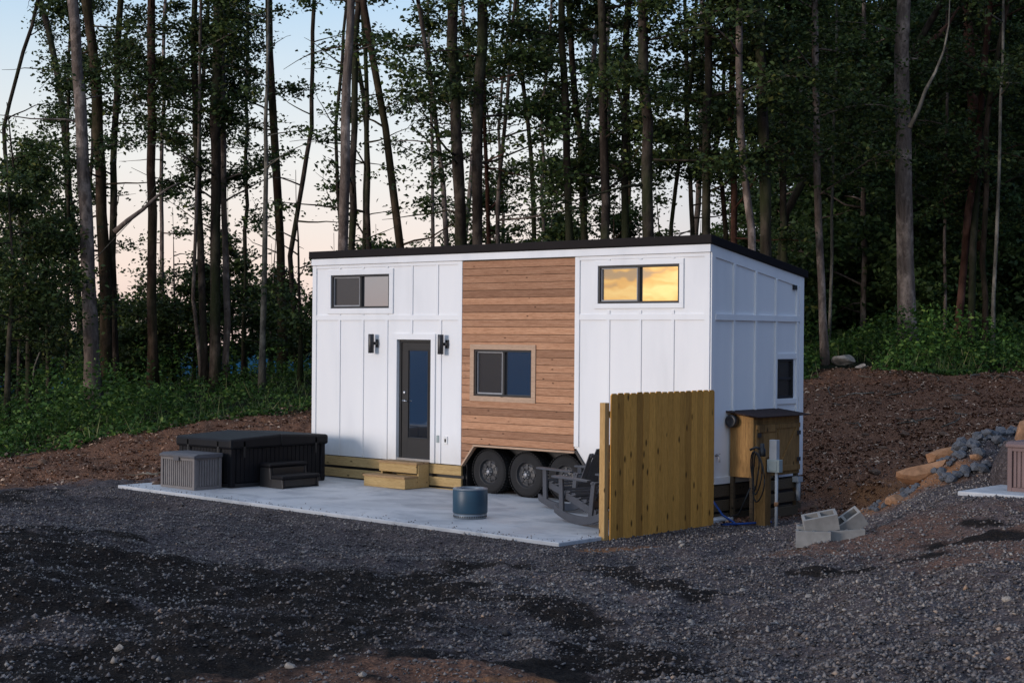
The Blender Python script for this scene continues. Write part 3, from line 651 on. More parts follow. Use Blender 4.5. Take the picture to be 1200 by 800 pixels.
m.prism([(Y0-.04, .84), (Y1+.04, .84), (Y1+.04, 1.01), (ym, 1.06), (Y0-.04, 1.01)], 0, X0-.04, X1+.04); cv = sub('cover', M['spa_cover'], tub, m, .04)
m = MB(); m.tube([(X0-.045, ym, .845), (X0-.045, ym, 1.045), (X0, ym, 1.062), (X1, ym, 1.062), (X1+.045, ym, 1.045), (X1+.045, ym, .845)], .008, 6); sub('seam', M['hose'], cv, m, 0)
m = MB()
for y in (Y0+.25, Y1-.25): m = MB(); m.box(X1+.028, y-.02, .70, X1+.04, y+.02, .97); sub('strap', M['hose'], tub, m, .003)
for x in (X0+.3, X1-.3): m = MB(); m.box(x-.02, Y0-.04, .70, x+.02, Y0-.028, .97); sub('strap', M['hose'], tub, m, .003)
ts = empty('spa_steps', (-7.3, -1.7, px0(-7.3)), 0, 'low black two-tier plastic step against the hot tub side', 'steps'); z0 = PZ(-7.3)
def rbx(m, x0, y0, z0_, x1, y1, z1): m.box(x0, y0, z0_, x1, y1, z1)
m = MB(); m.box(-7.60, -2.08, z0+.33, -7.30, -1.24, z0+.40); sub('tread', M['spa'], ts, m, .03)
m = MB(); m.box(-7.30, -2.08, z0+.15, -6.98, -1.24, z0+.215); sub('tread', M['spa'], ts, m, .03)
m = MB()
for y in (-2.06, -1.30): m.prism([(-7.585, z0), (-7.0, z0), (-7.02, z0+.15), (-7.31, z0+.15), (-7.33, z0+.33), (-7.585, z0+.33)], 1, y, y+.04)
m.box(-7.06, -2.0, z0+.02, -7.03, -1.3, z0+.145); m.box(-7.36, -2.0, z0+.2, -7.33, -1.3, z0+.325); sub('frame', M['black'], ts, m, .01)
def deckbox(label, x0, y0, x1, y1, z0, h, mat, mat2):
    r = empty('storage_box', ((x0+x1)/2, (y0+y1)/2, z0), 0, label, 'storage box')
    m = MB(); m.box(x0+.03, y0+.03, z0, x1-.03, y1-.03, z0+h-.07)
    n = int((x1-x0-.12)/.052)
    for i in range(n): a = x0+.07+i*(x1-x0-.14)/n; m.box(a, y0+.014, z0+.05, a+.034, y0+.03, z0+h-.10)
    n = int((y1-y0-.12)/.052)
    for i in range(n): a = y0+.07+i*(y1-y0-.14)/n; m.box(x1-.03, a, z0+.05, x1-.016, a+.034, z0+h-.10); m.box(x0+.016, a, z0+.05, x0+.03, a+.034, z0+h-.10)
    for x in (x0, x1-.055):
        for y in (y0, y1-.055): m.box(x, y, z0, x+.055, y+.055, z0+h-.07)
    m.box(x0+.055, y0+.002, z0, x1-.055, y0+.04, z0+.045); m.box(x0+.055, y0+.002, z0+h-.11, x1-.055, y0+.04, z0+h-.07); m.box(x1-.04, y0+.055, z0, x1-.002, y1-.055, z0+.045)
    sub('body', mat, r, m, .003)
    m = MB(); m.prism([(y0-.02, z0+h-.068), (y1+.01, z0+h-.068), (y1+.01, z0+h), (y0+.06, z0+h), (y0-.02, z0+h-.03)], 0, x0-.02, x1+.02); sub('lid', mat2, r, m, .01)
    m = MB(); m.box((x0+x1)/2-.07, y0-.03, z0+h-.12, (x0+x1)/2+.07, y0-.018, z0+h-.05); sub('latch', mat2, r, m, .004)
    return r
bx_ = deckbox('grey slatted plastic storage box in front of the black hot tub', -8.65, -3.28, -7.76, -2.72, PZ(-8), .58, M['box'], M['box_dark'])
# ------------------------------------------------------------------ fire pit
fp = empty('fire_pit', (-2.34, -2.58, PZ(-2.3)), 0, 'round blue drum fire pit with a steel rim standing on the patio', 'fire pit')
m = MB(); m.lathe([(0, .075), (.245, .075), (.25, .085), (.25, .395), (.245, .405), (.20, .41), (.195, .40), (.195, .16), (0, .15)], (0, 0, 0), 2, 48); m.build('barrel', M['blue'], fp)
m = MB(); m.lathe([(.246, .404), (.252, .412), (.246, .424), (.20, .428), (.186, .42), (.186, .39)], (0, 0, 0), 2, 48); m.build('rim', M['dullsteel'], fp)
m = MB(); m.lathe([(0, 0), (.232, 0), (.238, .01), (.238, .075), (0, .075)], (0, 0, 0), 2, 48); fb = m.build('base', M['dullsteel'], fp)
m = MB()
for i in range(44):
    a = 2*math.pi*i/44; m.lathe([(.011, .0), (.011, .003), (0, .003)], (0, 0, 0), 0, 8) if 0 else m.bar((math.cos(a)*.2385, math.sin(a)*.2385, .03), (math.cos(a)*.2405, math.sin(a)*.2405, .03), .017, .022)
m.build('air_hole', M['black'], fb)
m = MB(); m.lathe([(0, .17), (.19, .165)], (0, 0, 0), 2, 24); m.build('ash', M['ash'], fp)
# ------------------------------------------------------------------ rocking chair (faces +x locally)
ch = empty('rocking_chair', (-.72, -1.72, PZ(-1)), R(180-20), 'slate grey rocking chair nearest the camera, its back hidden by the fence post', 'rocking chair', 'rocking chairs on the patio')
cm = M['chair']
for y in (-.31, .31):
    m = MB(); pts = []; n = 14
    prof = [(-.72+1.30*i/n) for i in range(n+1)]; cur = [(x, .10+.16*(x/.72)**2-.10) for x in prof]
    up = [(x, z+.115-.03*abs(x)) for x, z in cur]
    m.prism(cur+up[::-1], 1, y-.02, y+.02); m.build('rocker', cm, ch, .004)
    m = MB(); m.bar((.40, y, .12), (.40, y*1.04, .59), .035, .10, (1, 0, 0)); m.build('leg', cm, ch, .004)
    m = MB(); m.prism([(.52, y*1.13-.075), (.54, y*1.13), (.50, y*1.13+.075), (-.02, y*1.13+.06), (-.36, y*1.13+.035), (-.36, y*1.13-.035), (-.02, y*1.13-.06)], 2, .59, .615); m.build('armrest', cm, ch, .005)
    m = MB(); m.bar((.38, y*.86, .36), (-.42, y*.86, .17), .03, .10); m.build('seat_rail', cm, ch, .004)
m = MB()
for i in range(6):
    t = i/5; x = .42-.70*t; z = .425-.17*t+.02*math.sin(t*3.1); m.bar((x, -.29, z), (x, .29, z), .115, .022, (.22, 0, 1))
m.build('seat', cm, ch, .004)
m = MB()
for i in range(7):
    o_ = (i-3); top = 1.02-.014*o_*o_
    a = Vector((-.26, o_*.066, .22)); b_ = Vector((-.26-(top-.22)*.72, o_*.088, top)); m.bar(a, b_, .074, .02, (1, 0, .4))
m.build('backrest', cm, ch, .004)
m = MB(); m.bar((-.40, -.34, .575), (-.40, .34, .575), .06, .03); m.bar((-.745, -.28, .86), (-.745, .28, .86), .05, .025, (1, 0, .4)); m.bar((-.36, -.29, .30), (-.36, .29, .30), .025, .09); m.build('back_rail', cm, ch, .004)
for y in (-.29, .29):
    m = MB(); m.bar((-.30, y, .08), (-.42, y*1.08, .59), .03, .09, (1, 0, 0)); m.build('leg', cm, ch, .004)

ch2 = copy_tree(ch); ch2.location = (-1.95, -.62, PZ(-2)); ch2.rotation_euler[2] = R(163); ch.scale = (1.04, 1.04, 1.04); ch2['label'] = 'slate grey rocking chair nearest the house wall with its slatted back showing'

# ------------------------------------------------------------------ privacy fence
fe = empty('privacy_fence', (.25, -1.5, .1), 0, 'tan dog-ear picket privacy panel standing out from the house wall', 'fence')
n_ = 17; y = -2.72
for i in range(n_):
    zb = gz(.3, y)-.03+random.uniform(-.006, .006); zt_ = 2.0+random.uniform(-.006, .006); w0, w1 = y+.002, y+.1405; th = random.uniform(0, .003)
    m = MB(); c = .028; m.prism([(w0, zb), (w1, zb), (w1, zt_-c), (w1-c, zt_), (w0+c, zt_), (w0, zt_-c)], 0, .262+th, .281+th); sub('picket', M['picket'], fe, m, .002); y += .1425
m = MB(); m.box(.155, -2.80, -.2, .245, -2.71, 1.875); sub('post', M['pine_z'], fe, m, .004)
m = MB(); m.box(.155, -.40, -.2, .245, -.31, 1.875); sub('post', M['pine_z'], fe, m, .004)
for z in (.40, 1.05, 1.72):
    m = MB(); m.box(.222, -2.705, z-.045, .2615, -.405, z+.045); sub('rail', M['pine'], fe, m, .003)

# ------------------------------------------------------------------ gas cabinet on the end wall
cb = empty('wooden_cabinet', (.25, 1.1, .1), 0, 'small plank cabinet with shingled lid against the blue-shaded end wall', 'cabinet')
m = MB(); m.box(.03, .50, .70, .43, 1.80, 1.50); m.prism([(.03, 1.5), (.43, 1.5), (.43, 1.575), (.03, 1.63)], 1, .50, 1.80); sub('body', M['oldwood'], cb, m, .004)
for y0, y1 in ((.545, 1.135), (1.155, 1.755)):
    m = MB(); m.box(.431, y0, .76, .452, y1, 1.47); d_ = sub('door', M['oldwood'], cb, m, .003)
    m = MB()
    m.bar((.462, y0+.05, .82), (.462, y1-.05, 1.42), .018, .08, (0, 1, 0)) if y0 > 1 else m.bar((.462, y0+.05, 1.40), (.462, y1-.05, 1.40), .018, .08)
    m.box(.453, y0, .76, .472, y1, .84); m.box(.453, y0, 1.40, .4715, y1, 1.47); sub('brace', M['oldwood'], d_, m, .003)
    for z in (.92, 1.32):
        m = MB(); m.box(.473, (y0 if y0 < 1 else y1-.10), z-.03, .48, (y0+.10 if y0 < 1 else y1), z+.03)
        sub('hinge', M['black'], d_, m, .002)
rr = MB(); 
for k in range(4): x = -.0+k*.135; rr.prism([(x, 1.645-.016*k), (x+.165, 1.63-.016*k), (x+.165, 1.645-.016*k), (x, 1.668-.016*k)], 1, .42, 1.88)
for k in range(4): pass
sub('roof', M['shingle'], cb, rr, .003)
for x, y in ((.06, .53), (.40, .53), (.06, 1.74), (.40, 1.74)):
    m = MB(); m.box(x-.03, y-.03, -.1, x+.03, y+.03, .70); sub('leg', M['darkwood'], cb, m, .003)
for z in (.15, .36, .56):
    m = MB(); m.box(.435, .55, z-.07, .46, 1.72, z+.07); sub('skirting_board', M['darkwood'], cb, m, .003)
m = MB(); m.lathe([(0, .0), (.085, 0), (.095, -.02), (.095, -.10), (.08, -.12), (.05, -.10), (0, -.10)], (.10, .50, 1.52), 1, 24); sub('vent_hood', M['black'], cb, m, 0)
m = MB(); m.tube([(.52, 1.62, .66), (.52, 1.62, .30)], .035, 10); m.box(.46, 1.55, .58, .56, 1.69, .66); sub('downpipe', M['conduit'], cb, m, 0)
# hydrant post with hoses, electrical boxes on their conduit
po = empty('hose_post', (.78, .22, .1), 0, 'weathered wooden post with black hoses hung over it beside the cabinet', 'post')
m = MB(); m.box(.71, .14, -.2, .86, .30, 1.05); m.box(.69, .12, .12, .715, .24, .9); sub('post', M['oldwood'], po, m, .006)
m = MB(); m.lathe([(0, 0), (.045, 0), (.05, .02), (.05, .10), (.03, .13), (.03, .18), (0, .19)], (.77, .20, 1.05), 2, 16); m.tube([(.76, .19, 1.15), (.70, .14, 1.18), (.64, .08, 1.14)], .018, 8); sub('spigot', M['black'], po, m, 0)
def loop(x, y, a, z0, z1, ph=0, n=22):
    return [(x+a*math.cos(t)+.02*math.sin(2*t+ph), y-a*.5*math.cos(t)-.05, (z0+z1)/2+(z1-z0)/2*math.sin(t)+.012*math.cos(3*t+ph)) for t in [2*math.pi*i/n for i in range(n+1)]]
m = MB()
for k in range(3): m.tube(loop(.72+.03*k, .14-.01*k, .09+.025*k, .58-.08*k+.02*(k % 2), 1.12-.012*k, k), .010, 8)
m.tube([(.64, .1, .6), (.55, .05, .35), (.45, .1, .2), (.3, .1, .16), (.10, .2, .2)], .011, 8); sub('hose', M['hose'], po, m, 0)
e_ = empty('electrical_pedestal', (1.02, .16, .1), 0, 'grey electrical box on a metal conduit in front of the cabinet', 'electrical box')
m = MB(); m.box(.90, .12, .84, 1.10, .22, 1.02); sub('meter_box', M['grey_box'], e_, m, .006)
m = MB(); m.box(.93, .13, 1.0, 1.05, .215, 1.30); sub('outlet_box', M['conduit'], e_, m, .006)
m = MB(); m.box(.94, .112, .86, 1.06, .121, 1.0); sub('cover', M['grey_box'], e_, m, .004)
m = MB(); m.tube([(1.03, .17, -.1), (1.03, .17, .42), (1.03, .17, .85)], .024, 12); sub('conduit', M['conduit'], e_, m, 0)
m = MB(); m.tube([(1.03, .17, .36), (1.03, .17, .42)], .032, 12); sub('coupling', M['sandstone'], e_, m, 0)
m = MB(); gy = lambda x, y: gz(x, y)+.03
pts = [(.02, -.05, .95), (.12, -.12, .93), (.16, -.16, .8), (.12, -.2, .5), (.30, -.1, .2), (.42, .0, gy(.42, 0)), (.6, -.2, gy(.6, -.2)), (.45, -.35, gy(.45, -.35)), (.62, -.1, gy(.62, -.1)), (.8, .4, gy(.8, .4)), (.6, .45, gy(.6, .45))]
tag(m.tube(pts, .016, 8).build('garden_hose', M['bluehose']), 'thin blue water hose trailing on gravel between fence and post', 'hose')
m = MB(); m.tube([(.0, .16, 1.02), (.05, .16, 1.02), (.07, .15, 1.0), (.08, .15, .93)], .012, 8); m.lathe([(0, 0), (.03, 0), (.03, .012), (0, .012)], (.05, .16, 1.04), 2, 12); o = m.build('tap', M['hub'], house)

# ------------------------------------------------------------------ cinder blocks
def block(loc, rot, label):
    m = MB(); Lx, Wy, H, t = .39, .19, .19, .032
    m.box(-Lx/2, -Wy/2, 0, Lx/2, -Wy/2+t, H); m.box(-Lx/2, Wy/2-t, 0, Lx/2, Wy/2, H)
    for x in (-Lx/2, -t/2, Lx/2-t): m.box(x, -Wy/2+t, 0, x+t, Wy/2-t, H)
    o = m.build('concrete_block', M['block'], None, .003); o.location = loc; o.rotation_euler = [R(a) for a in rot]
    return tag(o, label, 'concrete block', 'hollow concrete blocks dumped on the gravel')
q = ground_at(955, 636); zb = q[2]
Xd = _R[:2]; Fd = _F[:2]
def off(a, b_): return q[0]+Xd[0]*a+Fd[0]*b_, q[1]+Xd[1]*a+Fd[1]*b_
yb = 41+180
x, y = off(.0, .10); block((x, y, zb-.06), (0, 0, 30), 'pale hollow block lying flat, nearest end of the pile by the gravel mound')
x, y = off(.40, .16); block((x, y, zb-.05), (0, -4, 38), 'pale hollow block lying flat on gravel, right of the nearest one')
x, y = off(.05, .32); block((x, y, zb-.03), (0, 0, 34), 'grey hollow block behind the two front blocks, cores facing up')
x, y = off(.12, .22); block((x, y, zb+.125), (16, -12, 36), 'grey hollow block stacked on the front blocks with its open cores up')
x, y = off(.48, .30); block((x, y, zb+.11), (20, -36, 38), 'grey hollow block tilted steeply at top right of the block pile')

# ------------------------------------------------------------------ rocks
import bmesh
def rock_mesh(seed, mat, sub_=2, flat=(1, .8, .6), rough=.28):
    bm = bmesh.new(); bmesh.ops.create_icosphere(bm, subdivisions=sub_, radius=1); r = random.Random(seed)
    pl = [(Vector((r.gauss(0,1), r.gauss(0,1), r.gauss(0,1))).normalized(), r.uniform(.55, .9)) for _ in range(11)]
    for v in bm.verts:
        for n_, d in pl:
            k = v.co.dot(n_)
            if k > d: v.co -= n_*(k-d)
        v.co *= 1+r.uniform(-.04, .04)*rough*3
        v.co.x *= flat[0]; v.co.y *= flat[1]; v.co.z *= flat[2]
    me = bpy.data.meshes.new('rock'); bm.to_mesh(me); bm.free(); me.materials.append(mat); return me
def rock(name, me, p, size, rz, label, cat, group=None, tilt=0, sink=.25):
    o = link(name, me); o.location = (p[0], p[1], p[2]+size*(.5-sink)); o.scale = (size,)*3; o.rotation_euler = (tilt, tilt*.6, rz); return tag(o, label, cat, group)
q = ground_at(988, 427); rock('boulder', rock_mesh(5, M['palerock'], 3, (1.0, .6, .38)), q, .47, R(-35), 'pale flat boulder at the edge of the woods behind the house', 'boulder')
q = ground_at(1010, 432); rock('boulder', rock_mesh(6, M['palerock'], 3, (1, .7, .5)), q, .18, 1, 'small pale stone just right of the flat boulder', 'boulder')
# tan slabs of stone beside the grey rubble
for (u, v, s_, sz, fl, rz, tl, lb) in ((1116, 543, 21.6, .38, (1.2, .65, .34), -30, -.25, 'long brown flat stone lying above the grey rubble heap'), (1082, 574, 20.7, .40, (1.15, .65, .36), -25, -.45, 'orange tan stone ledge slanting up the bank left of the rubble'),
                                   (1050, 594, 20.2, .16, (1, .8, .6), 20, 0, 'small tan stone at the foot of the slanted ledge'), (1143, 570, 20.3, .10, (1, .8, .6), 50, 0, 'small orange stone on the lower edge of the grey rubble')):
    p = pix(u, v, s_); p[2] = max(p[2], gz(p[0], p[1])+sz*.22); rock('stone_slab' if sz > .3 else 'stone', rock_mesh(int(u), M['sandstone'], 2, fl, .5), (p[0], p[1], p[2]-sz*.25), sz, -YAW+R(rz*.4), lb, 'rock', tilt=tl, sink=.3)
prot = [rock_mesh(100+i, M['greyrock'], 1, (1, .8, .7), .6) for i in range(6)]
r_ = random.Random(4); cnt = 0
while cnt < 300:
    a = r_.uniform(0, 6.283); q_ = r_.random()**.6; x = P2[0]-1.0+1.35*q_*math.cos(a); y = P2[1]+3.3+2.2*q_*math.sin(a)
    if x > P2[0]-.12 or project(np.array([[x, y, .9]]))[0][0] < 1096+r_.uniform(-6, 6): continue
    sz = r_.uniform(.05, .12)
    o = rock('rubble_rock', prot[cnt % 6], (x, y, gz(x, y)), sz, r_.uniform(0, 6.28), 'angular blue-grey rock in the rubble heap by the second slab', 'rock', 'blue-grey rocks heaped behind the second slab', r_.uniform(-.6, .6), r_.uniform(-.15, .35)); cnt += 1
for i in range(26):
    u = r_.uniform(1020, 1082); v = 607-(u-1020)*.35+r_.uniform(-9, 5); p = pix(u, v, r_.uniform(20.2, 20.9)); sz = r_.uniform(.035, .09)
    rock('rubble_rock', prot[i % 6], (p[0], p[1], gz(p[0], p[1])), sz, r_.uniform(0, 6.28), 'loose blue-grey rock on the crest of the mound right of the concrete blocks', 'rock', 'loose grey rocks on the mound crest', r_.uniform(-.6, .6), .3)
# brown stones on the cleared slope
prot2 = [rock_mesh(200+i, M['brownrock'], 2, (1, .8, .5)) for i in range(5)]
for i in range(130):
    u = r_.uniform(935, 1240) if i < 105 else r_.uniform(0, 350); v = (r_.uniform(500, 600) if r_.random() < .7 else r_.uniform(440, 500)) if i < 105 else r_.uniform(520, 572)
    if u > 1020 and v > 560: v -= 50
    p = ground_at(u, v, 22); sz = r_.choice((.03, .04, .05, .06, .08, .13))
    rock('field_stone', prot2[i % 5], p, sz, r_.uniform(0, 6.28), ('half-buried brown stone on the cleared slope right of the house' if i < 105 else 'half-buried brown stone on the cleared slope left of the hot tub'), 'stone', 'stones on the right slope' if i < 105 else 'stones on the left slope', 0, .2)
prot3 = [rock_mesh(300+i, M['palerock'], 2, (1, .8, .7)) for i in range(4)]
for i, (u, v, sz, lb) in enumerate(((809, 731, .045, 'pale tan pebble alone in the middle of the gravel'), (948, 701, .045, 'larger pale stone on gravel below the concrete blocks'), (982, 698, .035, 'flat pale stone right of the larger pale stone'), (586, 690, .035, 'pale stone on the gravel bank below the fire pit'),
       (140, 762, .05, 'pale whitish stone in the dark soil at lower left'), (1180, 704, .04, 'pale stone on gravel near the right edge'), (870, 693, .04, 'brown stone left of the larger pale stone'), (340, 783, .05, 'tan stone at the bottom edge in dark soil'), (425, 793, .04, 'tan chip of stone at bottom, right of the other tan stone'), (800, 640, .05, 'pale stone in the gravel at the foot of the fence'))):
    rock('stone', prot3[i % 4], ground_at(u, v), sz, i*1.3, lb, 'stone', None, 0, .2)
# second storage box and its boulder
q = (P2[0]+.62, P2[1]+.55)
deckbox('brown slatted plastic storage box on the second slab at right edge', P2[0]+.42, P2[1]+.42, P2[0]+1.35, P2[1]+1.0, P2[2], .58, M['box2'], M['box2'])
p = pix(1206, 506, 19.6); rock('boulder', rock_mesh(77, M['sandstone'], 3, (1, .8, .85), .1), (p[0], p[1], p[2]-.1), .27, .4, 'tan boulder perched behind the brown storage box at right edge', 'boulder', sink=.4)
m = MB(); gb = gz(p[0], p[1]); m.lathe([(.55, gb-.2), (.42, gb+.3), (.30, p[2]-.12), (0, p[2]-.06)], (p[0], p[1], 0), 2, 12); tag(m.build('earth_mound', M['ground']), kind='structure')

# ------------------------------------------------------------------ scattered small stuff
def leaves(P, size, mat, name, nrm_up=.8, asp=.55, fold=.18):
    """one diamond leaf per point"""
    n = len(P); a = RNG.random(n)*2*math.pi
    nv = RNG.normal(0, 1, (n, 3)); nv[:, 2] = np.abs(nv[:, 2])+nrm_up; nv /= np.linalg.norm(nv, axis=1)[:, None]
    t = np.stack([np.cos(a), np.sin(a), RNG.normal(-.15, .25, n)], -1); t -= nv*(t*nv).sum(1)[:, None]; t /= np.linalg.norm(t, axis=1)[:, None]
    b = np.cross(nv, t); l_ = (size*(0.65+.7*RNG.random(n)))[:, None] if np.ndim(size) == 0 else size[:, None]
    V = np.stack([P-t*l_*.5, P+b*l_*asp*.5+nv*l_*fold*.5+t*l_*.05, P+t*l_*.5-nv*l_*.1, P-b*l_*asp*.5+nv*l_*fold*.5+t*l_*.05], 1).reshape(-1, 3)
    return fast_mesh(name, V, np.arange(4*n).reshape(-1, 4), mat)
def wedge(n, s0, s1, pw, u0=-140, u1=1340):
    k = RNG.random(n); s = (s0**pw+k*(s1**pw-s0**pw))**(1/pw); u = u0+RNG.random(n)*(u1-u0)
    P = CP+s[:, None]*(_F+_R*((u-600)/FPX)[:, None]); return P[:, 0], P[:, 1], s, u
def surf(x, y):
    e = .03; return height(x, y)
x, y, s, u = wedge(240000, 7, 27, .7, -140, 1560)
so_, br_, or_, fo_, _ = masks(x, y); k = RNG.random(len(x)) > np.clip(so_*.72+br_*.75+or_*.75, 0, 1)
k &= ~((x > -9.35) & (x < .25) & (y > -3.72) & (y < 3)); k &= ~((x > P2[0]-.03) & (y > P2[1]-.03) & (x < P2[0]+4.6) & (y < P2[1]+4.6))
k &= ~((x > -8.6) & (x < 0) & (y > 0) & (y < 2.6)); x, y = x[k], y[k]; z = surf(x, y); n = len(x)
sz = .0065+.017*RNG.random(n)**3.0; sz *= 1+.55*(RNG.random(n) > .985)
base = np.array([(1,0,0),(0,1,0),(-1,0,0),(0,-1,0),(0,0,.75),(0,0,-.6)], float); tri = np.array([(0,1,4),(1,2,4),(2,3,4),(3,0,4),(1,0,5),(2,1,5),(3,2,5),(0,3,5)])
Vt = base[None]*(1+.35*RNG.normal(0, 1, (n, 6, 1)).clip(-1.4, 1.4))*sz[:, None, None]; an = RNG.random(n)*6.28; ca, sa = np.cos(an)[:, None], np.sin(an)[:, None]
Vt = np.stack([Vt[..., 0]*ca-Vt[..., 1]*sa, Vt[..., 0]*sa+Vt[..., 1]*ca, Vt[..., 2]+RNG.normal(0, .2, (n, 6))*sz[:, None]], -1)+np.stack([x, y, z+sz*.25], -1)[:, None]
tag(link('gravel', fast_mesh('gravel', Vt.reshape(-1, 3), (tri[None]+6*np.arange(n)[:, None, None]).reshape(-1, 3), M['stone'])), 'loose grey crushed gravel covering the yard round the patio', 'gravel', kind='stuff')
# stones kicked onto the slab edges
n = 300; e = RNG.random(n); d = RNG.exponential(.10, n); xs = np.where(e < .75, -9.2+9.3*RNG.random(n), .19-d); ys = np.where(e < .75, -3.66+d, -3.6+3.2*RNG.random(n)); zs = .125-.01*xs
sz = .005+.010*RNG.random(n)**2; Vt = base[None]*(1+.3*RNG.normal(0, 1, (n, 6, 1)).clip(-1.4, 1.4))*sz[:, None, None]+np.stack([xs, ys, zs+sz*.4], -1)[:, None]
tag(link('gravel', fast_mesh('gravel', Vt.reshape(-1, 3), (tri[None]+6*np.arange(n)[:, None, None]).reshape(-1, 3), M['stone'])), 'stray gravel kicked onto the edges of the patio slab', 'gravel', kind='stuff')
# wood chips and dead leaves on the cleared slopes
x, y, s, u = wedge(230000, 22, 39, 1.0); so_, br_, or_, fo_, _ = masks(x, y); k = (RNG.random(len(x)) < br_*(.35+.65*sstep(-.15, .3, fbm(x, y, 1.2, 3)))); x, y = x[k], y[k]
k = ~((x > -9.3) & (x < .2) & (y > -3.7) & (y < 3)); x, y = x[k], y[k]
lsz = .018+.11*RNG.random(len(x))**3.5
tag(link('leaf_litter', leaves(np.stack([x, y, height(x, y)+.012], -1), lsz, M['litter'], 'leaf_litter', 1.6, .42, .3)), 'brown wood chips and dead leaves strewn over the cleared slope', 'leaf litter', kind='stuff')
# sticks
r_ = random.Random(9)
m_stick = M['bark_pale']
for i in range(26):
    u, v = (r_.uniform(950, 1190), r_.uniform(440, 500)) if i < 17 else (r_.uniform(10, 340), r_.uniform(515, 560))
    p = Vector(ground_at(u, v, 22)); a = r_.uniform(0, 6.28); l_ = r_.uniform(.3, .9); pts = []
    for k in range(5):
        t = k/4-.5; xx, yy = p.x+math.cos(a+t*.5)*l_*t, p.y+math.sin(a+t*.5)*l_*t; pts.append((xx, yy, gz(xx, yy)+.02+r_.uniform(0, .02)))
    m = MB(); m.tube(pts, [.016, .014, .012, .010, .005], 5)
    tag(m.build('stick', m_stick), 'bare pale stick lying on the cleared slope %s' % ('right of the house' if i < 17 else 'left of the hot tub'), 'stick', 'sticks on the right slope' if i < 17 else 'sticks on the left slope')

# ------------------------------------------------------------------ undergrowth along the wood's edge
def undergrowth(n, u0, u1, s0, s1, hgt, label, edge):
    x, y, s, u = wedge(n, s0, s1, -.6, u0, u1); cl = np.clip(.55+1.1*fbm(x, y, .45, 3)+.5*fbm(x, y, 1.6, 2), 0, 1.4)
    inn = sstep(0, 2.2, s-(edge+(3.0*sstep(60, 380, u) if edge < 36 else 0)+fbm(x, y, .6, 2)*1.2)); H = hgt*(cl**1.7)*1.5*inn+.05; k = RNG.random(n) < (.25+.75*np.clip(cl, 0, 1))*(inn > .02); x, y, H = x[k], y[k], H[k]
    z = height(x, y); dz = H*RNG.random(len(x))**.75
    # pull leaves together into plants
    cx, cy = np.round(x/.34)*.34+.15*fbm(np.round(x/.34)*7, np.round(y/.34)*5, 1, 1), np.round(y/.34)*.34
    f = .45*(RNG.random(len(x)) < .7); x = x*(1-f)+cx*f; y = y*(1-f)+cy*f
    P = np.stack([x, y, z+dz], -1); bq = ground_at(995, 428); rr2 = np.hypot(x-bq[0], y-bq[1]); uu_, _v, ss_ = project(P); P = P[~((rr2 < .8) | ((uu_ > 960) & (uu_ < 1022) & (ss_ < float((bq-CP)@_F)+.3)))]
    bl = RNG.random(len(P)) < .05; Pb = P[bl]; nb = len(Pb); ang_ = RNG.random(nb)*6.28; ln = .2+.45*RNG.random(nb)**2; tx = .35*RNG.normal(0, 1, nb); ty = .35*RNG.normal(0, 1, nb)
    Pb = np.stack([Pb[:, 0], Pb[:, 1], height(Pb[:, 0], Pb[:, 1])-.02], -1); dx_ = np.stack([np.cos(ang_), np.sin(ang_), 0*ang_], -1)*.012; up = np.stack([tx*ln, ty*ln, ln], -1)
    Vb = np.stack([Pb-dx_, Pb+dx_, Pb+up*.55+dx_*.8, Pb+up], 1).reshape(-1, 3)
    tag(link('tall_grass', fast_mesh('tall_grass', Vb, np.arange(4*nb).reshape(-1, 4), M['grass'])), label.replace('undergrowth', 'grass blades and weed stems standing').replace('low green', 'tall thin').replace('green', 'thin'), 'grass', kind='stuff')
    P = P[~bl]
    return tag(link('undergrowth', leaves(P, .06+.11*RNG.random(len(P))**1.5, M['weed'], 'undergrowth', .35)), label, 'undergrowth', kind='stuff')
undergrowth(75000, -180, 400, 34.5, 50, .95, 'low green undergrowth along the wood edge left of the house', 34.8)
undergrowth(65000, 915, 1370, 36.5, 52, .55, 'low green undergrowth along the wood edge right of the house', 37)
undergrowth(22000, 400, 915, 37, 52, .8, 'green undergrowth in the woods behind the house', 38)

# ------------------------------------------------------------------ trees
_D = np.array([[.55,.9,.95,.5,.34,.66,.7,.76,.82,.9,.98,1],[.6,.9,.92,.42,.34,.66,.7,.76,.82,.9,.98,1],[.65,.8,.9,.34,.44,.62,.68,.78,.82,.88,1,1],[.75,.42,.66,.3,.42,.44,.72,.7,.75,.82,1,1],
               [.85,.25,.42,.22,.52,.3,.8,.45,.65,.85,1,1],[.85,.32,.32,.22,.55,.26,.68,.35,.45,.85,1,1],[.85,.42,.42,.5,.7,.6,.75,.6,.6,.95,1,1],[.95,.85,.85,1,1,1,1,1,1,1,1,1],[1]*12])
def dens(P):
    u, v, s = project(P); gu = np.clip((u-50)/100, 0, 10.999); gv = np.clip((v-25)/50, 0, 7.999); i, j = gv.astype(int), gu.astype(int); fy, fx = gv-i, gu-j
    d = (_D[i, j]*(1-fx)+_D[i, j+1]*fx)*(1-fy)+(_D[i+1, j]*(1-fx)+_D[i+1, j+1]*fx)*fy
    return np.where((u < 48) & (v < 150), d*.15, d), u, v
def clump(P): return .5+.85*(fbm(P[:, 0]+P[:, 2]*.7+40, P[:, 1]-P[:, 2]*.9+90, .55, 3))
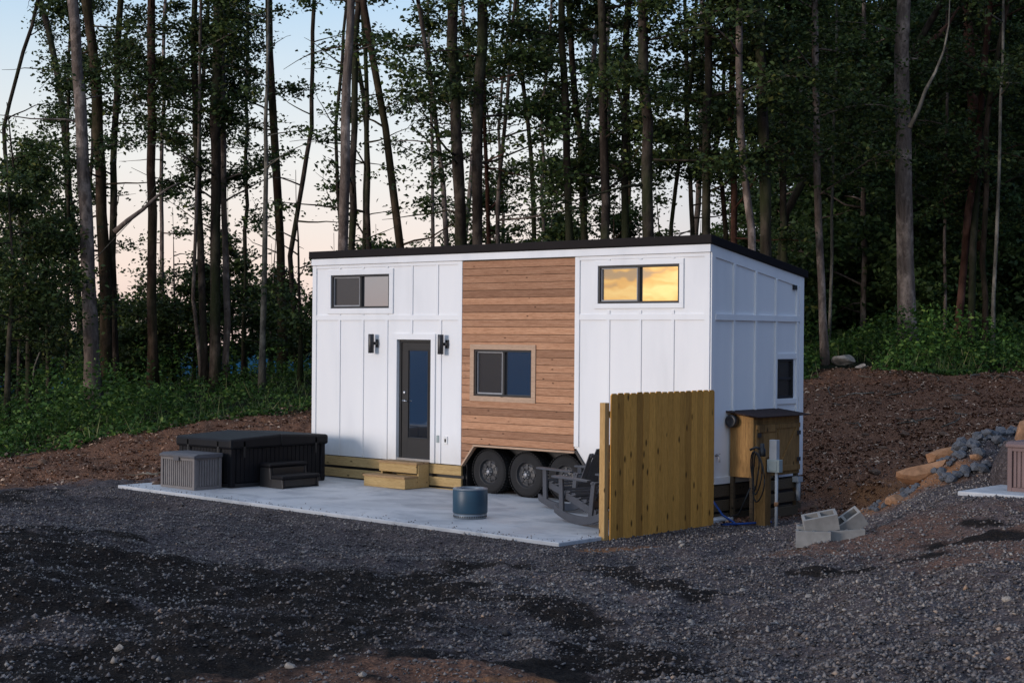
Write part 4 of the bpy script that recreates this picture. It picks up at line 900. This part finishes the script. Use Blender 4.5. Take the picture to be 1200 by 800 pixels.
def crown_pts(path, z0, z1, nl, ll, sp, lp, rr, spread=(.42, .42, .17), rise=.35):
    """limbs on a trunk path; returns limb polylines and leaf points"""
    limbs = []; cen = []
    zs = [p[2] for p in path]
    for i in range(nl):
        z = z0+(z1-z0)*((i+rr.random())/nl)
        k = max(0, min(len(path)-2, sum(1 for a in zs if a < z)-1)); a, b = path[k], path[k+1]; t = (z-a[2])/max(1e-3, b[2]-a[2]); o = a+(b-a)*min(1, max(0, t))
        az_ = rr.uniform(0, 2*math.pi); L_ = ll*rr.uniform(.5, 1.15)*(1-.45*(z-z0)/max(1, z1-z0)); rs = rise*rr.uniform(-.1, 1.6)
        p = Vector(o); d = Vector((math.cos(az_), math.sin(az_), rs)).normalized(); pts = [p.copy()]
        for q in range(6):
            d = (d+Vector((rr.gauss(0, .16), rr.gauss(0, .16), rr.gauss(-.02, .12)))).normalized(); p = p+d*(L_/6); pts.append(p.copy())
        limbs.append((pts, .010+.009*L_))
        for q in range(sp):
            t = rr.uniform(.25, 1.0)*5.999; j = int(t); c = pts[j].lerp(pts[j+1], t-j); w_ = rr.uniform(0, 2*math.pi); ln = L_*rr.uniform(.08, .38)
            e = c+Vector((math.cos(w_)*ln, math.sin(w_)*ln, rr.gauss(.05, .18))); cen.append((c, e, i))
    return limbs, cen
def tree(label, group, bark, base, pxpath, w0, w1, crown, leafm='leaf', leafsz=.125, top=17, seed=0, name='tree', twigs=True, culled=True, wob=.05, cat='tree', ztip=None):
    """pxpath: photo pixels (u, v) up the trunk, at the distance of the base"""
    rr = random.Random(seed*7+3); s = float((np.array(base)-CP)@_F); pts = [Vector(base)-Vector((0, 0, .15))]
    bu, bv, _ = project(np.array([base]))
    for u, v in pxpath:
        if v < bv[0]-12: pts.append(Vector(pix(u, v, s+rr.gauss(0, .25))))
    # carry the lean on above the frame
    d = (pts[-1]-pts[-2]).normalized() if len(pts) > 1 else Vector((rr.gauss(0, .03), rr.gauss(0, .03), 1)).normalized()
    while pts[-1].z < top:
        d = (d*.8+Vector((rr.gauss(0, .04), rr.gauss(0, .04), 1))*.25).normalized(); pts.append(pts[-1]+d*min(2.4, max(.8, top-pts[-1].z)))
    fin = []
    for a, b in zip(pts[:-1], pts[1:]):
        n = max(1, int((b-a).length/.9)); fin += [a.lerp(b, i/n)+Vector((rr.gauss(0, wob*.5), rr.gauss(0, wob*.5), 0))*(1 if i else .3) for i in range(n)]
    fin.append(pts[-1])
    zz = [p.z for p in fin]; pm = s/FPX; r0, r1 = w0*pm/2, w1*pm/2; ztop = pix(600, 0, s)[2]
    rads = []
    for p in fin:
        t = (p.z-base[2])/max(1, ztop-base[2]); r = r0+(r1-r0)*t if t < 1 else r1*(1-.8*(p.z-ztop)/max(1, top-ztop+.5))
        if top < 11: r = r0*(1-.9*max(0, min(1, (p.z-base[2])/(top-base[2]))))
        f = 1+.45*math.exp(-max(0, p.z-base[2])*2.6); rads.append(max(.008, r*f*rr.uniform(.95, 1.05)))
    root = empty(name, tuple(base), 0, label, cat, group); bl = Vector(base)
    m = MB(); m.tube([p-bl for p in fin], rads, 10 if w0 > 7 else 7)
    limbs, cen = crown_pts(fin, crown[0]+base[2], min(top-.3, crown[1]), crown[2], crown[3], crown[4], crown[5], rr)
    C_ = np.array([tuple(ce[1]) for ce in cen]) if cen else np.zeros((0, 3))
    if len(C_):
        if culled:
            dd, uu, vv = dens(C_); keep = clump(C_) < dd*.96-.04; keep &= (vv > -520)
        else: keep = np.ones(len(C_), bool)
    kept = [ce for ce, k in zip(cen, keep) if k] if len(C_) else []
    alive = {ce[2] for ce in kept}
    for li, (pts_, r) in enumerate(limbs):
        if li not in alive and rr.random() > .12: continue
        m.tube([p-bl for p in pts_], [max(.006, r*(1-.85*i/(len(pts_)-1))) for i in range(len(pts_))], 5)
    if twigs:
        for c, e, _i in kept: m.tube([c-bl, (c+e)/2-bl+Vector((0, 0, .03)), e-bl], [.010, .007, .004], 3)
    m.build('trunk', M[bark], root)
    if kept:
        C_ = np.array([tuple(ce[1]) for ce in kept]); nL = int(crown[5]*1.55); S_ = np.array([tuple(ce[0]) for ce in kept]); tt = RNG.uniform(.1, 1.25, (len(C_)*nL, 1)); P_ = np.repeat(S_, nL, 0)*(1-tt)+np.repeat(C_, nL, 0)*tt+RNG.normal(0, 1, (len(C_)*nL, 3))*np.array([.25, .25, .12])*RNG.uniform(.5, 1.2, (len(C_)*nL, 1))
        link('crown', leaves(P_-np.array(base), leafsz, M[leafm], 'crown', .3, .6), root)
    return root
def onground(u, s):
    p = pix(u, 394, s); return (p[0], p[1], gz(p[0], p[1]))
def vis(u, v): p = ground_at(u, v, 20, 80); return tuple(p)

# (label, bark, base, path of pixels, width at base, width at frame top, crown(z0 above base, z1, limbs, limb length, sprays, leaves per spray))
LEFT, MID, RGT = 'tall trees at the wood edge left of the house', 'tall trees rising behind the house', 'tall trees at the wood edge right of the house'
GX, GY, B_, PL, RD = 'bark_grey', 'bark_dark', 'bark_brown', 'bark_pale', 'bark_red'
big, med, few = (4.2, 17, 16, 3.0, 11, 30), (3.2, 17, 15, 2.6, 9, 28), (6, 17, 9, 2.0, 7, 24)
TR = [
 ('stout grey-brown trunk at left with its foot clear of the green weeds', LEFT, GX, vis(110, 487), [(108,420),(104,330),(100,250),(96,160),(91,80),(88,30),(85,0)], 19, 12, (6.5, 17, 10, 2.6, 8, 26)),
 ('dark brown trunk just right of the stout grey-brown one', LEFT, B_, vis(126, 466), [(124,400),(122,300),(118,200),(114,110),(107,50),(101,0)], 15, 11, big),
 ('straight slim dark trunk third from the stout grey one', LEFT, GY, vis(135, 462), [(134,380),(132,260),(134,160),(138,60),(141,0)], 9, 7, med),
 ('dark leaning trunk that tilts left above the stout grey one', LEFT, GY, vis(98, 462), [(94,380),(86,290),(79,200),(74,130),(62,60),(47,0)], 9, 7, big),
 ('straight dark brown trunk standing alone against the sky gap', LEFT, B_, vis(180, 462), [(179,400),(178,300),(177,200),(177,100),(177,0)], 12, 9, (7.5, 17, 10, 3.0, 8, 26)),
 ('slim dark trunk just left of the thickest mossy pair', LEFT, GY, vis(240, 456), [(238,380),(235,280),(232,200),(229,100),(228,0)], 9, 7, big),
 ('thick mossy dark trunk left of the slim grey stem', LEFT, GY, vis(253, 456), [(252,380),(252,280),(253,180),(254,90),(256,0)], 13, 11, (4.8, 17, 20, 3.2, 11, 30)),
 ('slim grey stem close against the thick mossy trunk', LEFT, GX, vis(266, 452), [(266,380),(264,280),(262,180),(261,90),(259,0)], 8, 6, big),
 ('pale birch-like stem between the mossy trunk and the house', LEFT, PL, vis(307, 458), [(308,400),(310,330),(311,260),(312,190),(313,100),(314,40)], 8, 3, few),
 ('ivy-footed dark trunk nearest the house on the left', LEFT, B_, vis(331, 440), [(331,380),(329,290),(324,200),(319,120),(316,60),(315,0)], 11, 8, (3.8, 17, 16, 3.0, 10, 28)),
 ('thin bent grey stem leaning towards the mossy pair', LEFT, GX, vis(237, 455), [(234,420),(230,380),(226,350),(228,300)], 5, 3, few),
 ('crooked dark trunk near the left edge', LEFT, GY, onground(35, 42), [(34,400),(30,320),(22,250),(14,180),(8,120)], 10, 6, (2.5, 9.5, 16, 2.3, 9, 28)),
 ('thin dark trunk right of the crooked one at left edge', LEFT, GY, onground(58, 44), [(56,400),(54,320),(48,240),(44,180)], 7, 5, (2.2, 9.5, 14, 2.2, 9, 26)),
 ('dark trunk at the very left edge', LEFT, GY, onground(8, 40), [(10,400),(14,300),(10,220)], 9, 6, (2.2, 9, 16, 2.3, 9, 28)),
 ('dark slender trunk second from the left edge', LEFT, GY, onground(20, 46), [(22,400),(26,300),(30,220)], 6, 5, (2.2, 9, 14, 2.2, 9, 26)),
 ('thin pale sapling slanting right across the left trunks', LEFT, PL, vis(34, 492), [(40,430),(55,390),(74,350),(84,328),(96,320)], 3, 1, (9, 9.4, 2, .8, 2, 10)),
 ('small dark tree right of the alone-standing trunk', LEFT, GY, onground(205, 50), [(206,390),(204,340)], 5, 4, (1.2, 6.5, 16, 2.4, 9, 28)),
 ('small dark tree in front of the pink sky gap', LEFT, GY, onground(286, 48), [(285,390),(287,330),(288,270)], 5, 3, (1.2, 9, 14, 2.0, 8, 26)),
 ('slim dark tree close behind the left end of the house', LEFT, GY, onground(352, 45), [(352,390),(350,330)], 6, 4, (1.4, 7, 18, 2.3, 9, 28)),
 ('lit grey trunk rising from the left end of the roof', MID, GX, onground(400, 36), [(402,290),(404,200),(407,100),(410,40),(412,0)], 15, 9, (7.5, 17, 9, 2.4, 8, 26)),
 ('dark trunk hidden close behind the lit grey trunk', MID, GY, onground(413, 40), [(412,290),(413,200),(416,100),(420,0)], 9, 7, med),
 ('slim dark trunk between the lit grey and the leaning one', MID, GY, onground(433, 42), [(432,290),(431,200),(430,120),(428,60),(424,0)], 7, 5, big),
 ('long trunk leaning left from the roof into the sky gap', MID, B_, onground(480, 40), [(469,290),(460,220),(452,150),(440,80),(425,0)], 10, 8, (3.6, 17, 14, 2.8, 8, 26)),
 ('thin trunk leaning left beside the dark mossy cluster', MID, GX, onground(530, 41), [(523,290),(520,220),(510,130),(500,60),(490,0)], 7, 5, big),
 ('thick mossy trunk, left of the two thickest behind the roof', MID, GY, onground(541, 38), [(540,290),(537,200),(534,100),(531,0)], 15, 12, big),
 ('thick mossy trunk, right of the two thickest behind the roof', MID, GY, onground(560, 38), [(559,290),(559,200),(561,100),(565,0)], 13, 12, big),
 ('thin reddish stem right of the mossy cluster', MID, RD, onground(573, 42), [(573,290),(570,220),(568,150)], 6, 4, med),
 ('thin grey stem behind the middle of the roof', MID, GX, onground(583, 42), [(583,290),(586,200),(594,120),(600,40),(604,0)], 6, 4, med),
 ('slender dark tree in the bright gap above the cedar panel', MID, GY, onground(628, 50), [(626,270),(622,180),(612,90),(606,0)], 6, 5, med),
 ('dark trunk above the right edge of the cedar panel', MID, GY, onground(668, 39), [(667,280),(664,180),(661,90),(658,0)], 10, 8, big),
 ('mossy dark trunk leaning left above the right white wall', MID, GY, onground(688, 41), [(686,280),(682,200),(674,120),(670,60),(666,0)], 9, 7, big),
 ('straight dark trunk above the right upper window', MID, GY, onground(709, 38), [(709,280),(708,200),(706,100),(704,0)], 11, 9, big),
 ('slim dark trunk with vines above the right upper window', MID, GY, onground(733, 40), [(733,280),(732,200),(734,100),(737,0)], 10, 8, big),
 ('stout dark trunk right above the roof, widest in the middle', MID, GY, onground(761, 37), [(760,280),(758,190),(755,100),(753,0)], 15, 12, big),
 ('crooked bare stem bending right above the roof corner', MID, GY, onground(784, 41), [(787,265),(792,220),(799,170),(806,130),(812,60)], 6, 4, (5, 17, 9, 2.2, 7, 24)),
 ('straight dark trunk above the near corner of the roof', MID, GY, onground(828, 38), [(827,270),(828,180),(830,90),(831,0)], 11, 9, big),
 ('forked crooked stem just right of the near roof corner', MID, B_, onground(852, 42), [(850,270),(846,220),(838,180),(846,140),(850,60)], 7, 4, med),
 ('reddish trunk above the end wall roof', MID, RD, onground(861, 40), [(860,270),(859,180),(858,90),(857,0)], 8, 7, med),
 ('lit rough-barked trunk curving left above the end wall', MID, GX, onground(884, 37), [(880,270),(875,220),(868,150),(866,80),(867,0)], 10, 8, (6, 17, 9, 2.2, 7, 24)),
 ('stout dark trunk above the middle of the end wall', MID, GY, onground(898, 38), [(897,270),(896,180),(892,90),(888,0)], 15, 12, big),
 ('dark slender trunk above the far end of the house', MID, GY, onground(918, 41), [(918,250),(918,150),(922,60)], 9, 7, big),
 ('leaning dark trunk slanting far right through the wood', RGT, GY, onground(905, 45), [(921,250),(950,195),(990,150),(1037,100),(1070,60)], 11, 8, (5, 10, 8, 2.2, 8, 24)),
 ('lit mottled trunk right behind the house end', RGT, GX, onground(968, 40), [(964,370),(962,330),(959,260),(957,180),(956,90),(955,0)], 9, 8, big),
 ('thin pale sapling beside the mottled trunk and flat boulder', RGT, PL, vis(971, 412), [(973,370),(975,300),(976,200),(978,120)], 4, 3, few),
 ('big lit grey trunk, the widest on the right side', RGT, GX, vis(1064, 418), [(1063,380),(1061,300),(1059,200),(1057,120),(1057,60),(1059,0)], 23, 16, (6.5, 17, 10, 2.6, 8, 26)),
 ('slim leaning trunk just right of the big grey one', RGT, GX, vis(1098, 398), [(1090,360),(1080,320),(1072,270),(1068,220)], 7, 4, few),
 ('thin straight stem between the big grey trunk and the reddish one', RGT, GX, onground(1107, 46), [(1107,350),(1107,280),(1109,180)], 4, 3, med),
 ('reddish brown trunk leaning right, left of the mossy group', RGT, RD, onground(1121, 44), [(1125,360),(1130,300),(1135,250),(1142,200)], 10, 7, med),
 ('mossy dark trunk in the right group', RGT, GY, onground(1139, 44), [(1139,360),(1140,290),(1145,220)], 9, 8, big),
 ('tall reddish trunk with pale patches in the right group', RGT, RD, vis(1149, 402), [(1148,350),(1147,290),(1144,200),(1140,120),(1137,60),(1132,0)], 13, 12, big),
 ('forked slim trunk right of the tall reddish one', RGT, B_, onground(1154, 43), [(1155,350),(1154,260),(1156,150),(1162,100),(1172,50),(1180,10)], 7, 6, big),
 ('thin pale sapling at the right of the right group', RGT, PL, onground(1164, 41), [(1164,350),(1168,280),(1171,200),(1173,120)], 5, 3, few),
]
LOW = {'crooked dark trunk near the left edge': 8.6, 'thin dark trunk right of the crooked one at left edge': 7.6, 'dark trunk at the very left edge': 7.0, 'dark slender trunk second from the left edge': 7.8, 'small dark tree right of the alone-standing trunk': 6.0, 'small dark tree in front of the pink sky gap': 8.5, 'slim dark tree close behind the left end of the house': 7, 'thin pale sapling slanting right across the left trunks': 7}
for i, t in enumerate(TR): tree(*t, seed=i+1, top=LOW.get(t[0], 17))
# bare limbs and broken branches that stand out
def limb(label, bark, pts, r, s, name='branch'):
    P_ = [Vector(pix(u, v, s)) for u, v in pts]; c = P_[0]; m = MB(); m.tube([p-c for p in P_], [r*(1-.8*i/(len(P_)-1)) for i in range(len(P_))], 7); o = m.build(name, M[bark], None, loc=c); return tag(o, label, 'branch')
# low dark trees deeper in the wood
rr = random.Random(21)
_LM = [(-400,'beyond the left edge of the photo'),(0,'at the left edge of the photo'),(60,'left of the stout grey-brown trunk'),(120,'behind the left pair of trunks'),(160,'left of the trunk standing alone'),(195,'right of the trunk standing alone'),(235,'behind the thick mossy pair'),(285,'left of the pale birch-like stem'),
       (325,'beside the ivy-footed trunk'),(370,'over the left end of the roof'),(430,'over the left upper window'),(470,'over the glass door'),(510,'over the right-hand sconce'),(545,'over the left edge of the cedar panel'),(600,'over the middle of the cedar panel'),(650,'over the right edge of the cedar panel'),
       (700,'left of the right upper window'),(750,'over the right upper window'),(800,'over the near roof corner'),(850,'over the end wall'),(905,'over the far end of the house'),(950,'behind the flat boulder'),(1000,'right of the flat boulder'),(1035,'left of the big lit grey trunk'),(1075,'right of the big lit grey trunk'),
       (1110,'left of the tall reddish trunk'),(1155,'right of the tall reddish trunk'),(1200,'just beyond the right edge'),(1260,'far beyond the right edge')]
def where(u): return [t for a, t in _LM if a <= u][-1]
def filler(n, u0, u1, s0, s1, crown, w, label, group, leafm, lsz, top, name='tree', sd=500):
    for i in range(n):
        u = u0+(u1-u0)*(i+rr.random())/n; s = rr.uniform(s0, s1); b = onground(u, s); wd = w*rr.uniform(.7, 1.3); cr = list(crown); cr[0] *= rr.uniform(.7, 1.3); cr[1] *= rr.uniform(.85, 1.1)
        kk = rr.uniform(.62, 1.5) if top < 10 else 1; cr[1] *= kk
        tree('%s, %s, %s' % (label, where(u), 'nearer row' if s < (s0+s1)/2 else 'farther back'), group, rr.choice((GY, GY, B_, GX)), b, [(u+rr.gauss(0, 4), 300), (u+rr.gauss(0, 9), 150), (u+rr.gauss(0, 14), 0)] if top > 10 else [(u+rr.gauss(0, 3), 360)], wd, wd*.7, tuple(cr), leafm, lsz, top*kk*rr.uniform(.9, 1.1), sd+i, name, twigs=False)
filler(9, -130, 362, 48, 66, (3.5, 16, 13, 2.9, 9, 24), 6, 'slim dark background tree', 'background trees left of the house', 'leaf', .15, 17, 'tree', 500)
filler(11, 380, 860, 46, 68, (3.0, 16, 14, 3.0, 10, 24), 6, 'slim dark background tree', 'background trees behind the house', 'leaf', .15, 17, 'tree', 600)
filler(38, 900, 1360, 48, 76, (1.0, 17, 28, 3.4, 12, 26), 7, 'dark leafy background tree', 'background trees right of the house', 'leaf_deep', .19, 18, 'tree', 700)
filler(17, -160, 380, 47, 72, (.5, 4.6, 20, 2.1, 9, 26), 4, 'low leafy young tree', 'young understory trees left of the house', 'leaf', .15, 5, 'sapling', 800)
filler(26, 400, 900, 46, 66, (.3, 5.0, 18, 2.1, 10, 28), 4, 'low leafy young understory tree', 'young understory trees behind the house', 'leaf', .15, 5.5, 'sapling', 900)
filler(34, 860, 1370, 47, 72, (.2, 5.5, 22, 2.3, 12, 30), 4, 'low young tree in the dark understory', 'young understory trees right of the house', 'leaf_deep', .19, 6, 'sapling', 1000)
limb('long bare pale branch curving up from the big lit grey trunk', PL, [(1066,150),(1076,130),(1085,105),(1096,85),(1106,60),(1112,30),(1113,0)], .06, 38)
limb('broken reddish limb slanting up right in the right group', RD, [(1075,66),(1095,45),(1112,28),(1124,8)], .10, 43)
limb('dead broken branch jutting right from the left trunks', GX, [(134,272),(150,258),(168,245),(182,232),(195,222),(210,214)], .07, 38)
